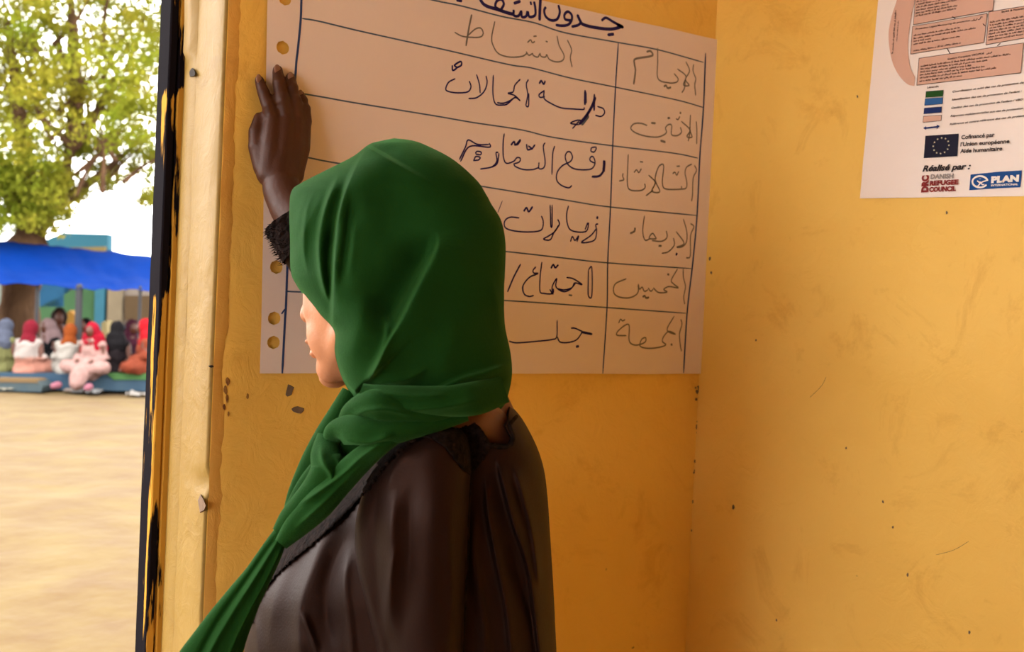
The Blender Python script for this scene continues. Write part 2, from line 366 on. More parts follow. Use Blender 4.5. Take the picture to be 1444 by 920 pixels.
# ------------------------------------------------------------------ flipchart timetable on the back wall
def to2(p): return (p.x, p.z)               # wall plane coordinates
def wallp(x, z, off): return V((x, YW-off, z))
corners = [on_back(365, 527), on_back(990, 527), on_back(1013, 57), on_back(377, -84)]
outline = []
for a, b_ in zip(corners, corners[1:]+corners[:1]):
    for k in range(24):
        p = a.lerp(b_, k/24); outline.append((p.x+noise.noise(p*9)*.0012, p.z+noise.noise(p*9+V((4, 4, 4)))*.0012))
holes = [(397, 68), (400, -1), (388, 377), (385, 449), (384, 483)]
pts = list(outline); edges = [(i, (i+1) % len(outline)) for i in range(len(outline))]
hc = []
for hx, hy in holes:
    c = on_back(hx, hy); k = len(pts); r = .0098; hc.append((c.x, c.z, r))
    pts += [(c.x+r*math.cos(2*math.pi*i/24), c.z+r*math.sin(2*math.pi*i/24)) for i in range(24)]
    edges += [(k+i, k+(i+1) % 24) for i in range(24)]
rv, re, rf, *_ = delaunay_2d_cdt([V(p) for p in pts], edges, [], 0, 1e-6)
def inhole(x, z): return any((x-a)**2+(z-c)**2 < (r*.9)**2 for a, c, r in hc)
cs = [(c.x, c.z) for c in corners]
def inside(x, z, poly):
    s = False; n = len(poly)
    for i in range(n):
        (x1, y1), (x2, y2) = poly[i], poly[(i+1) % n]
        if (y1 > z) != (y2 > z) and x < (x2-x1)*(z-y1)/(y2-y1)+x1: s = not s
    return s
OFFP = .0045
fs = []
for f in rf:
    cx = sum(rv[i].x for i in f)/len(f); cz = sum(rv[i].y for i in f)/len(f)
    if not inhole(cx, cz) and inside(cx, cz, outline): fs.append(tuple(f))
b = MB(); n0 = len(rv)
b.add([wallp(p.x, p.y, OFFP) for p in rv]+[wallp(p.x, p.y, OFFP-.0006) for p in rv], fs+[tuple(i+n0 for i in reversed(f)) for f in fs])
paper_e = empty('flipchart_sheet', corners[0], 'large handwritten timetable sheet with punched holes pinned to the ochre wall', 'poster')
adopt(link('sheet', recalc(b.mesh('sheet')), M['paper']), paper_e)

def stroke_mesh(b, pts3, w, nrm, closed=False):
    """flat ribbon of ink through 3D points on a plane"""
    n = len(pts3); L = []
    for i, p in enumerate(pts3):
        d = (pts3[min(n-1, i+1)]-pts3[max(0, i-1)])
        if d.length < 1e-9: d = V((0, 0, 1))
        s = d.normalized().cross(nrm)*w*.5
        if i in (0, n-1): s *= .6
        L += [p-s, p+s]
    b.add(L, [(2*i, 2*i+1, 2*i+3, 2*i+2) for i in range(n-1)])
def handwrite(name, strokes, m, w, parent, fn=on_back, nrm=V((0, -1, 0)), off=OFFP+.0004, gap=7):
    """ink strokes; strokes that touch or nearly touch form one word, each word its own part"""
    S = []
    for s in strokes:
        ww = w
        if isinstance(s, tuple): s, ww = s
        S.append((catmull(s, (len(s)-1)*7+1), ww))
    grp = list(range(len(S)))
    for i in range(len(S)):
        for j in range(i):
            d = np.min(np.hypot(S[i][0][:, None, 0]-S[j][0][None, :, 0], S[i][0][:, None, 1]-S[j][0][None, :, 1]))
            if d < gap:
                a, c = grp[i], grp[j]; grp = [c if g_ == a else g_ for g_ in grp]
    for g_ in sorted(set(grp)):
        b = MB()
        for k_, (P, ww) in enumerate(S):
            if grp[k_] != g_: continue
            P3 = [fn(x, y, off) for x, y in P]
            stroke_mesh(b, P3, ww*(P3[0]-EYE).dot(fw)/F, nrm)
        adopt(link(name, b.mesh(name), m), parent)
M['scratch'] = material('scratch_brown', (.40, .22, .06), .9)
for sc in ([(1165,532),(1158,545),(1142,561)], [(1366,764),(1345,776),(1320,783)]):
    handwrite('scratch', [(sc, .8)], M['scratch'], 1, bpy.data.objects['wall_right'], fn=on_right, nrm=V((-1, 0, 0)), off=.0022)
def TR(ox, oy, s, strokes):
    out = []
    for st in strokes:
        if isinstance(st, tuple): out.append(([(ox+x/s, oy+y/s) for x, y in st[0]], st[1]))
        else: out.append([(ox+x/s, oy+y/s) for x, y in st])
    return out
rows = [[(560,-14),(610,0),(649,8),(707,23),(753,32),(796,46),(872,60),(927,70),(992,88)],
 [(426,26),(450,30),(504,43),(585,61),(635,72),(717,91),(750,96),(804,110),(868,123),(954,141),(993,152)],
 [(426,132),(461,138),(500,145),(610,163),(668,173),(734,183),(781,194),(866,206),(949,216),(984,223)],
 [(420,220),(433,222),(474,230),(580,246),(680,263),(723,270),(801,283),(860,292),(982,304)],
 [(408,322),(560,340),(714,355),(794,364),(858,371),(975,379)],
 [(404,411),(425,412),(560,417),(712,424),(856,434),(967,442)]]
handwrite('ruled_line', rows, M['ink_line'], 2.3, paper_e, gap=0)
handwrite('ruled_line', [([(427,-60),(425,0),(424,28),(420,70),(417,100),(411,210),(404,411),(402,450),(398,527)], 3.4),
   [(872,60),(868,123),(864,206),(861,291),(857,370),(856,434),(850,527)], ([(995,75),(992,152),(987,220),(983,303),(977,370),(969,441),(964,526)], 2.8), [(402,436),(397,443)]], M['ink_blue'], 2.3, paper_e, gap=0)
A = lambda s: TR(610, 0, 5.157, s)
handwrite('written_word', A([[(1228,150),(1262,130),(1315,160),(1390,200)], ([(1340,175),(1388,200)], 5), ([(1370,198),(1290,212),(1180,200),(1100,180),(1078,160),(1052,105)], 4.6), [(1080,160),(1060,182),(1010,195)],
  ([(1010,150),(965,140),(960,105),(985,85),(1012,110),(1010,150),(985,180),(940,187),(895,182)], 4), ([(915,35),(925,90),(905,140),(860,147),(822,118),(812,75),(825,50)], 4), ([(787,-40),(781,60),(778,150)], 5),
  ([(1272,254),(1320,248)], 4.5), [(738,10),(747,60),(745,110),(705,122),(692,80)], [(690,80),(680,118),(650,122),(645,75)], [(645,78),(625,115),(592,112),(590,70)], ([(592,105),(540,92),(470,68),(400,47),(362,20),(335,-30)], 5),
  [(500,75),(458,50),(466,10),(500,-4),(518,30),(498,70)], ([(590,25),(640,8)], 4.5), ([(708,25),(722,22)], 5), ([(172,-2),(215,6)], 5)]), M['ink_navy'], 4, paper_e)
handwrite('written_word', A([[(980,290),(1010,360),(1002,420),(1015,490)], [(905,260),(920,330),(955,400),(945,440),(900,450),(850,432),(830,395)], [(830,395),(820,415),(790,410),(780,385)], [(780,390),(765,415),(735,405),(725,385)], [(725,390),(700,402),(680,375)],
  [(690,385),(650,410),(560,415),(480,390),(440,330),(430,270),(453,155)], [(822,300),(838,305)], [(733,265),(757,262)], [(690,310),(713,290),(725,310),(745,302)], ([(285,105),(265,200),(243,335)], 2.8),
  [(160,235),(215,263),(290,272),(350,268),(368,240),(350,205),(310,212),(258,258)]])
 + TR(860, 50, 5.4125, [[(640,220),(635,270),(655,330),(648,380),(655,460)], [(580,200),(608,270),(577,335),(605,380),(562,377),(580,310),(515,255)], [(575,335),(570,400),(550,437)], [(490,290),(520,330),(508,357),(450,362),(368,330),(365,200),(365,95)], ([(412,392),(428,382),(442,402),(468,396)], 3),
  ([(280,125),(310,120),(328,148),(295,162),(195,180),(188,220),(195,270),(182,375)], 3), [(660,655),(664,740),(662,830)], [(615,605),(612,720),(627,775),(588,772),(610,720),(545,655)], [(612,740),(598,808)], [(538,700),(546,740),(512,765),(470,755),(472,690),(450,680),(425,705),(430,745),(370,775),(280,770),(200,745),(160,710),(185,675),(240,672),(285,688)],
  [(505,635),(520,642),(535,618)], ([(533,590),(545,594)], 3), ([(440,632),(460,630)], 3), ([(315,668),(350,671)], 3), ([(386,803),(425,815)], 3.4)])
 + TR(850, 200, 5.4125, [[(700,180),(715,220),(690,280),(685,400),(678,455)], [(680,170),(640,195),(628,240),(640,300),(638,350),(600,362),(480,360),(455,310),(465,190),(450,173),(422,200),(400,290),(435,380),(375,377),(400,310),(350,255)], [(385,370),(330,412)], [(602,362),(600,338)], [(533,245),(550,233),(565,255),(580,225)], [(563,188),(590,186)],
  [(320,320),(322,350),(290,372),(210,368),(188,320),(190,200),(195,95)], [(238,235),(258,215),(275,235),(295,205)], [(283,152),(308,155)], [(155,240),(152,265),(160,290),(125,300)],
  [(670,625),(695,650),(670,720),(668,870),(636,888)], [(615,590),(640,680),(640,760),(610,800),(565,805),(620,775),(560,685)], [(540,735),(545,790),(500,840),(450,852)], [(485,680),(490,730),(450,760),(375,755)], [(410,740),(380,700),(355,738),(410,742)], [(360,742),(322,750),(305,680),(318,565)], ([(425,795),(450,795)], 3), ([(247,655),(240,685),(208,700)], 3)])
 + TR(840, 360, 5.4125, [[(668,105),(670,170),(685,240),(672,320),(680,375)], [(625,105),(578,190),(595,220),(630,250),(560,240),(520,262),(545,282),(480,285),(440,250)], [(440,260),(420,275),(400,250)], [(400,265),(372,276),(355,245),(335,260),(325,220)], [(325,225),(320,290),(260,325),(180,320),(138,285),(150,220),(235,180)], ([(546,145),(562,150)], 3), ([(358,320),(373,311),(385,326),(408,323)], 3),
  [(650,490),(658,530),(640,600),(645,680),(655,735)], [(600,465),(545,570),(610,605),(560,582),(520,620),(510,660),(535,685),(480,705),(400,712),(340,695),(350,645),(380,630),(380,660),(340,682),(290,685),(255,650),(252,530),(180,570),(162,610),(235,615)], [(175,520),(190,490),(205,502),(225,492)], ([(572,682),(586,684)], 3)]), M['ink_grey'], 2.1, paper_e)
handwrite('written_word', TR(610, 80, 4.842, [[(1125,340),(1165,355),(1174,385),(1150,408),(1110,400)], ([(1105,255),(1103,370)], 3.4), ([(1113,275),(1085,345),(1045,410),(1000,462)], 4.5), [(1000,465),(942,455),(985,435),(1035,430),(1070,375)], ([(1042,228),(1040,330)], 4), [(955,492),(1000,440)],
  [(1035,345),(1030,360),(960,357),(880,350),(810,320),(762,285),(762,230)], [(765,230),(728,258),(735,278),(768,272)], ([(728,185),(742,165),(758,187),(770,165)], 3),
  [(655,155),(640,190),(650,260),(638,330),(655,335),(657,250)], [(600,153),(562,195),(550,240),(515,250),(560,265),(600,302)], [(600,302),(562,280),(512,322),(480,330),(430,322),(412,250),(415,125)], [(570,272),(520,305),(480,318),(440,314)], [(300,120),(320,190),(325,250)], [(365,130),(372,180),(350,240),(300,280),(245,286)],
  [(250,165),(262,205),(240,240),(170,247),(110,238),(90,220),(110,175),(155,150)], ([(135,58),(138,94),(165,75),(150,58),(192,33),(196,58),(165,76)], 2.6)])
 + TR(640, 180, 5.413, [([(1148,250),(1147,290),(1142,340)], 5), ([(1142,335),(1110,370),(1052,376)], 3.4), [(1075,272),(1040,252),(1045,225),(1065,225),(1078,270),(1055,312),(1000,323),(920,315),(870,280),(850,225),(865,188),(890,188),(905,225),(888,260),(830,290),(790,340),(785,400),(820,440),(875,460),(902,442)], [(1045,182),(1052,155),(1087,152),(1072,186),(1045,182)],
  [(770,140),(755,200),(748,360)], [(697,115),(683,150),(697,260),(685,308),(650,312),(650,265)], [(650,305),(600,321),(530,320),(470,297),(457,272)], [(460,277),(500,262),(507,235),(482,230),(455,258),(400,272),(378,220),(376,120),(385,45)], ([(555,125),(563,168),(592,160),(568,140)], 2.6), ([(592,170),(620,130)], 2.6), ([(435,135),(460,108),(472,132),(508,93),(488,127),(460,132)], 2.8),
  [(340,190),(322,195),(328,255),(290,300),(200,317)], [(345,195),(330,275),(285,305)], [(270,118),(270,150),(120,145),(50,260)], [(268,130),(180,128),(110,95),(88,150),(42,245)], [(163,197),(178,182),(207,187),(203,207),(165,202)], [(150,257),(167,222),(200,228),(190,246),(155,252)],
  ([(370,560),(335,650)], 1.2), [(500,690),(430,685),(390,712),(390,760),(440,785),(540,797),(640,792),(676,770),(682,715),(668,675)], ([(533,640),(555,613),(572,642),(602,603)], 3), [(735,590),(738,670),(740,750),(750,745),(750,590)], [(793,700),(805,740),(765,800),(735,857),(685,852),(720,830),(770,795),(800,745)], [(875,595),(860,680),(880,770),(940,797),(1012,790),(1030,725)], [(1022,725),(1002,780)], [(890,872),(905,833),(925,862),(952,828),(940,872)],
  [(1102,735),(1083,745),(1090,790),(1070,862),(973,878),(1045,825),(1090,770)], ([(1088,685),(1102,691)], 4)])
 + TR(700, 350, 5.1125, [([(175,115),(125,210),(80,317)], 2.6), [(285,135),(265,160),(270,180),(300,184),(240,210),(193,270),(200,330),(235,349),(270,342)], [(328,100),(316,200),(314,310),(345,328),(405,328),(412,292)], [(385,298),(408,332),(402,280),(435,220),(430,280),(480,314),(530,300),(570,255)], [(505,212),(555,222),(618,264),(565,252),(545,285),(490,302),(440,292)], ([(393,147),(410,120),(425,142),(447,120)], 2.8), [(664,155),(662,250),(663,342),(688,342),(688,145),(665,155)],
  [(90,672),(150,684),(300,672),(400,660),(435,638),(438,520)], [(438,640),(460,678),(520,681),(580,660),(620,605)], [(538,577),(570,580),(625,605)], ([(610,605),(692,622)], 3.6), ([(573,712),(596,708)], 3.6)])
 + TR(850, 200, 5.4125, [([(558,853),(568,864)], 4)]), M['ink_navy'], 2.2, paper_e)
handwrite('written_word', TR(700, 350, 5.1125, [([(290,190),(235,215),(190,275),(192,320)], 2), ([(520,338),(547,342)], 2.2)])+TR(610, 80, 4.842, [([(1108,280),(1095,340)], 5), ([(1045,240),(1048,320)], 4), ([(1065,400),(1015,465)], 6)]), M['ink_mid'], 2, paper_e, off=OFFP+.0003)

# ------------------------------------------------------------------ printed poster on the right wall
bl, tl = on_right(1214, 280), on_right(1240, 0)
ev = (tl-bl).normalized(); eu = ev.cross(V((-1, 0, 0))).normalized()
if eu.y > 0: eu = -eu
poster_e = empty('printed_poster', bl, 'glossy printed contact poster with pink boxes and a flag on the side wall', 'poster')
PW, PH = .62, .62
b = MB(); nu, nv = 40, 40; vs = []
def pp(u, v, off=0.0): return bl + eu*u + ev*v + V((-1, 0, 0))*off
for j in range(nv+1):
    for i in range(nu+1): vs.append(pp(PW*i/nu, PH*j/nv, .003+.0006*noise.noise(V((i*.35, j*.35, 2)))))
fsx = [(j*(nu+1)+i, j*(nu+1)+i+1, (j+1)*(nu+1)+i+1, (j+1)*(nu+1)+i) for j in range(nv) for i in range(nu)]
vb = [v+V((.0018, 0, 0)) for v in vs]
b.add(vs, fsx); b.add(vb, [f[::-1] for f in fsx])
adopt(link('sheet', b.mesh('poster_sheet'), M['poster'], smooth=True), poster_e)
POFF = .0044
def pr(x, y, off=POFF): return on_right(x, y, off)
NR = V((-1, 0, 0))
def quad(name, pts, m, off=POFF, parent=poster_e, outline_=None, label=None):
    b = MB(); b.add([pr(x, y, off) for x, y in pts], [tuple(range(len(pts)))]); o = adopt(link(name, b.mesh(name), m, label=label), parent)
    if outline_:
        b = MB(); q = pts+pts[:1]
        for a, c in zip(q, q[1:]): stroke_mesh(b, [pr(*a, off+.0003), pr(*c, off+.0003)], outline_*.0012, NR)
        adopt(link('box_outline', b.mesh('box_outline'), M['p_black']), parent)
    return o
def text(s, p0, p1, hpx, m, bold=.0, italic=0, off=POFF+.0006, name='lettering'):
    cu_ = bpy.data.curves.new('t', 'FONT'); cu_.body = s; cu_.size = 1; cu_.offset = bold; cu_.shear = italic; cu_.resolution_u = 3; cu_.fill_mode = 'FRONT'
    o = bpy.data.objects.new('t', cu_); C.objects.link(o); dg = bpy.context.evaluated_depsgraph_get(); dg.update()
    me = bpy.data.meshes.new_from_object(o.evaluated_get(dg)); bpy.data.objects.remove(o)
    xs = [v.co.x for v in me.vertices]; w = max(xs)-min(xs); xm = min(xs)
    a, b_ = pr(*p0, off), pr(*p1, off); ex = (b_-a); L = ex.length; ex.normalize(); ey = NR.cross(ex)
    if ey.z < 0 and abs(ex.z) < .7: ey = -ey
    hz = hpx*((a-EYE).dot(fw)/F)/.70
    for v in me.vertices:
        x, y = v.co.x-xm, v.co.y; v.co = a + ex*(x*L/w) + ey*(y*hz)
    me.name = name; return adopt(link(name, me, m), poster_e)
def fine(p0, p1, hpx, seed, m=None):
    """print too small to read: rows of letter-sized strokes, broken into words"""
    r = random.Random(seed); b = MB(); a, c = pr(*p0, POFF+.0005), pr(*p1, POFF+.0005); ex = (c-a); L = ex.length; ex.normalize(); ey = NR.cross(ex)
    if ey.z < 0 and abs(ex.z) < .7: ey = -ey
    k = ((a-EYE).dot(fw)/F); h = hpx*k; x = 0
    while x < L:
        for _ in range(r.randint(2, 9)):
            w = h*r.uniform(.35, .62); hh = h*r.choice((.65, .65, .7, 1, 1.05)); y0_ = -h*.2 if r.random() < .12 else 0
            for (u0_, u1_, v0_, v1_) in ((0, .28, 0, 1), (.55, .82, 0, r.choice((.62, 1))), (.1, .8, .42, .66) if r.random() < .6 else (.1, .8, 0, .22)):
                b.add([a+ex*(x+w*u0_)+ey*(y0_+hh*v0_), a+ex*(x+w*u1_)+ey*(y0_+hh*v0_), a+ex*(x+w*u1_)+ey*(y0_+hh*v1_), a+ex*(x+w*u0_)+ey*(y0_+hh*v1_)], [(0, 1, 2, 3)])
            x += w
            if x > L: break
        x += h*.5
    return adopt(link('fine_print', b.mesh('fine_print'), m or M['p_black']), poster_e)
Q6 = lambda l: [(1220+x/6.446, y/6.446) for x, y in l]
Q8 = lambda l: [(1200+x/3.172, y/3.172) for x, y in l]
QL = lambda l: [(1280+x/5.415, 110+y/5.415) for x, y in l]
arc = catmull([(225,-90),(205,0),(180,80),(168,160),(180,260),(210,330),(250,375),(283,385)], 30).tolist() + catmull([(287,345),(265,300),(255,220),(262,120),(285,0),(305,-90)], 24).tolist()
quad('pink_arc', Q8(arc), M['p_pink'])
quad('text_box', Q6([(437,225),(1160,95),(1200,-300),(470,-170)]), M['p_pink'], outline_=1)
quad('text_box', Q6([(412,492),(1080,387),(1110,122),(430,240)]), M['p_pink'], outline_=1)
quad('text_box', Q6([(1098,408),(2300,190),(2330,-90),(1125,108)]), M['p_pink'], outline_=1)
quad('text_box', Q6([(468,776),(1415,662),(1440,390),(490,530)]), M['p_pink'], outline_=1)
# small arrows between the boxes
for (a, c) in (((790,150),(820,170)), ((745,440),(770,485)), ((1200,418),(1230,392)), ((1070,215),(1092,238))):
    handwrite('arrow', [(Q6([a, c]), 1.1)], M['p_black'], 1, poster_e, fn=on_right, nrm=NR, off=POFF+.0006)
sd = 1
for (a, c, n_) in (((465,30),(700,-10),4.6), ((465,50),(860,0),4.6), ((465,72),(870,0),4.6), ((465,100),(830,35),4.6), ((462,125),(750,45),4.6), ((458,152),(835,60),4.6), ((458,152),(820,85),4.6)):
    pass
for k, (xe) in enumerate((560, 865, 870, 750, 838, 822)):
    y = 22+k*26; fine(*Q6([(465-k*1.5, y), (xe, y-(xe-465)*.19)]), 2.5, k+1)
text('Protection Légale/Monitoring de protection', *Q6([(458, 272), (955, 192)]), 2.3, M['p_black'], .015)
handwrite('lettering', TR(1220, 0, 6.446, [[(965,190),(985,186),(990,170)], [(990,186),(1010,182),(1020,165)], [(1025,180),(1045,172),(1050,155),(1068,155)]]), M['p_black'], .9, poster_e, fn=on_right, nrm=NR, off=POFF+.0006)
for k, (y, xe) in enumerate(((328, 858), (356, 1012), (382, 600), (408, 862), (468, 862))): fine(*Q6([(440, y), (xe, y-(xe-440)*.17)]), 2.4, k+20)
text('Santé & Nutrition', *Q6([(1238, 115), (1470, 80)]), 2.5, M['p_black'], .02)
for k in range(7): y = 208+k*27; fine(*Q6([(1135-k*3, y), (1900, y-765*.17)]), 2.5, k+30)
text('Gestion Conjointe VBG/PDE', *Q6([(748, 545), (1080, 492)]), 2.4, M['p_black'], .015)
handwrite('lettering', TR(1220, 0, 6.446, [[(1100,492),(1120,488),(1122,476)], [(1128,486),(1148,480),(1150,468)]]), M['p_black'], .9, poster_e, fn=on_right, nrm=NR, off=POFF+.0006)
for k, (y, xe) in enumerate(((608, 1318), (635, 1115), (662, 962), (688, 1080), (716, 1190), (745, 875))): fine(*Q6([(504-k*2, y), (xe, y-(xe-504)*.135)]), 2.5, k+50)
fine((1200+188/3.172, 240/3.172), (1200+203/3.172, 48/3.172), 2.6, 70); fine((1200+206/3.172, 185/3.172), (1200+214/3.172, 92/3.172), 1.8, 71)
text('Légende', *QL([(148, 80), (236, 70)]), 2.7, M['p_black'], .02)
for q, mm, ol in (([(136,150),(268,140),(272,93),(140,103)], 'p_green', .7), ([(128,210),(265,198),(268,148),(133,158)], 'p_blue', .7), ([(122,275),(257,263),(260,220),(126,230)], 'p_navy', .7), ([(116,340),(255,326),(258,284),(120,293)], 'p_pink', .9)):
    quad('legend_swatch', QL(q), M[mm], outline_=ol)
quad('legend_arrow', QL([(118,384),(140,397),(140,389),(222,380),(222,390),(246,367),(222,357),(222,367),(140,376),(140,367)]), M['p_navy'])
for s, p0, p1 in (("Coordination et suivi des cas de protection de l'enfant", (342,112), (985,28)), ("Identification des cas de protection de l'enfant :", (337,173), (870,108)), ("Gestion des cas de protection de l'enfant / VBG L", (332,236), (900,168)),
                  ("Réponses multisectorielles aux cas de protection", (326,298), (880,238)), ("Référence et contre référence des cas de protection", (320,361), (925,290))):
    text(s, *QL([p0, p1]), 2.7, M['p_black'], .022, .25)
quad('flag', QL([(122,612),(378,597),(390,425),(135,442)]), M['p_flag'])
for k in range(12):
    t = 2*math.pi*k/12; cx, cy = 255+60*math.cos(t)+math.sin(t)*-4, 518+60*math.sin(t)-4*math.cos(t)
    quad('flag_star', QL([(cx+(9 if i % 2 == 0 else 3.6)*math.sin(math.pi*i/5), cy-(9 if i % 2 == 0 else 3.6)*math.cos(math.pi*i/5)) for i in range(10)]), M['p_star'], POFF+.0006)
text('Cofinancé par', *QL([(408, 468), (662, 447)]), 5.6, M['p_black'], .028)
text("l'Union européenne", *QL([(402, 522), (776, 497)]), 5.6, M['p_black'], .028)
text('Aide humanitaire', *QL([(399, 574), (721, 553)]), 5.6, M['p_black'], .028)
text('Réalisé par :', *QL([(112, 714), (480, 695)]), 8.0, M['p_black'], .04, .25)
text('DRC', *QL([(152, 872), (158, 742)]), 9.5, M['p_red'], .07)
text('DANISH', *QL([(173, 771), (349, 765)]), 6.2, M['p_grey'], .045)
text('REFUGEE', *QL([(166, 821), (386, 811)]), 6.2, M['p_red'], .06)
text('COUNCIL', *QL([(163, 869), (367, 861)]), 6.2, M['p_red'], .06)
quad('logo_panel', QL([(470,858),(700,842),(860,835),(866,780),(872,706),(700,716),(480,738)]), M['p_logo'])
ring = [(552+58*math.cos(t), 793-2*0+43*math.sin(t)) for t in np.linspace(.55, 2*math.pi-.15, 40)]
handwrite('logo_ring', [(QL(ring), 2.6)], M['p_white'], 2, poster_e, fn=on_right, nrm=NR, off=POFF+.0008)
handwrite('logo_figure', [(QL([(553,770),(553,772)]), 3.0), (QL([(530,785),(553,800),(580,790),(600,785)]), 1.8), (QL([(553,790),(548,812),(532,828)]), 1.8), (QL([(553,800),(572,815),(585,812)]), 1.6)], M['p_white'], 2, poster_e, fn=on_right, nrm=NR, off=POFF+.0008)
text('PLAN', *QL([(636, 800), (848, 788)]), 8.2, M['p_white'], .07)
text('INTERNATIONAL', *QL([(636, 829), (842, 819)]), 2.9, M['p_white'], .02)


# ------------------------------------------------------------------ the woman
# her own frame: fc = horizontal away from the camera, rh = to the picture's right
fc = V((fw.x, fw.y, 0)).normalized(); rgt = V((fc.y, -fc.x, 0)); up = V((0, 0, 1))
foot = at(600, 700, 1.2); foot.z = 0
woman = empty('person', foot, 'person in dark green headscarf and black-brown satin dress, one hand raised against the wall sheet', 'person')
def facing(deg):                            # unit vector turned deg away from the picture's left
    a = math.radians(deg); return -rgt*math.cos(a) + fc*math.sin(a)

body = MB()
# --- head
hd = at(541, 398, 1.165); fx = facing(33); fx = (fx - up*.20).normalized(); sx_ = up.cross(fx).normalized(); hz = fx.cross(sx_)   # forward, side, top of head
def hp(f, s, t): return hd + fx*f + sx_*s + hz*t
AX = (fx, sx_, hz)
body.ball(hp(-.012, 0, .035), (.094, .074, .088), 20, AX)          # skull
body.ball(hp(.034, 0, -.018), (.062, .066, .088), 18, AX); body.ball(hp(.050, 0, -.035), (.044, .054, .062), 18, AX)          # face mass
body.ball(hp(.050, 0, -.070), (.042, .046, .038), 14, AX); body.ball(hp(.056, 0, -.040), (.040, .046, .052), 16, AX)          # jaw
body.ball(hp(.089, 0, -.096), (.018, .021, .015), 12, AX)          # chin
for s in (-1, 1):
    body.ball(hp(.062, s*.034, -.020), (.026, .024, .030), 12, AX)  # cheeks
    body.ball(hp(.042, s*.040, .014), (.030, .026, .040), 12, AX)   # temples
    body.ball(hp(.060, s*.040, -.006), (.022, .019, .028), 12, AX); body.ball(hp(.056, s*.036, -.050), (.030, .023, .036), 12, AX)
    body.ball(hp(.074, s*.028, .030), (.012, .024, .010), 10, AX)   # brow
    body.tube([hp(.020, s*.048, -.056), hp(.074, s*.020, -.088)], [.020, .019], 12)  # jaw line
    body.ball(hp(-.010, s*.077, .000), (.018, .006, .030), 10, AX)  # ears
    body.ball(hp(.107, s*.011, -.023), (.009, .008, .007), 8, AX)   # nostrils
body.tube([hp(.086, 0, .024), hp(.104, 0, .002), hp(.119, 0, -.018)], [.009, .0105, .0125], 12)
body.ball(hp(.108, 0, -.052), (.012, .023, .0065), 12, AX); body.ball(hp(.105, 0, -.067), (.012, .020, .0078), 12, AX)
body.tube([hp(-.02, 0, -.03), hp(-.035, 0, -.10), at(640, 575, 1.20), at(650, 620, 1.20)], [.060, .054, .052, .050], 18)
# --- trunk, hips, legs
body.tube([at(640, 610, 1.20), at(630, 680, 1.20), at(610, 780, 1.20), at(600, 900, 1.20), at(590, 1050, 1.20), at(600, 1250, 1.20), at(600, 1350, 1.2)], [.05, .075, .09, .095, .09, .11, .10], 22)
RS = at(660, 660, 1.27); LS = at(615, 668, 1.12)
body.tube([at(650, 605, 1.2), at(662, 612, 1.27), RS], [.050, .045, .045], 16); body.tube([at(650, 600, 1.19), at(650, 612, 1.125), LS], [.048, .040, .034], 16)
# skin seen in the back neckline
body.tube([at(640, 585, 1.14), at(670, 610, 1.125), at(698, 622, 1.135)], [.045, .040, .030], 20)
body.tube([at(680, 565, 1.17), at(698, 590, 1.16), at(704, 630, 1.16)], [.030, .024, .024], 16)
for s in (-1, 1):
    h = at(600+s*10, 1300, 1.2+s*.08); k = h+V((0, 0, -.40)); k.z = .48; f = k.copy(); f.z = .07
    body.tube([h, k, f], [.085, .055, .038], 16); body.tube([f+V((0, 0, -.03)), f+facing(20)*.14+V((0, 0, -.045))], [.036, .026], 12)
# --- left arm hanging at the near side, hand folded in front
LE = at(590, 1010, 1.08); LW = at(470, 1180, 1.02)
body.tube([LS, LE, LW], [.034, .032, .026], 16)
def simple_hand(b, w, d, n_, L=.17):
    side = d.cross(n_).normalized()
    b.tube([w, w+d*.05, w+d*.09], [.026, .034, .034], 14, flat=(n_, .55))
    for i, (o_, l_) in enumerate(((-.030, .062), (-.010, .074), (.010, .070), (.030, .055))):
        p = w+d*.085+side*o_; b.tube([p, p+d*l_*.55+n_*.004, p+d*l_+n_*.016], [.0095, .0088, .0072], 10)
    p = w+d*.03+side*-.028; b.tube([p, p+(d*.6-side*.8).normalized()*.035, p+(d*.8-side*.5).normalized()*.065+n_*.01], [.013, .011, .009], 10)
simple_hand(body, LW, (at(380, 1260, 1.04)-LW).normalized(), fc)
# --- right arm raised: shoulder behind the veil, elbow behind the head, hand flat on the sheet
RW = on_back(397, 268, .042); RE = at(540, 462, 1.42)
fa2 = on_back(428, 315, .075)
body.tube([RS, at(600, 560, 1.35), RE], [.052, .046, .040], 16)
body.tube([RE, fa2, on_back(408, 290, .054), RW], [.041, .034, .029, .0265], 18)
def hb(x, y, o): return on_back(x, y, o)
NB = V((0, -1, 0))
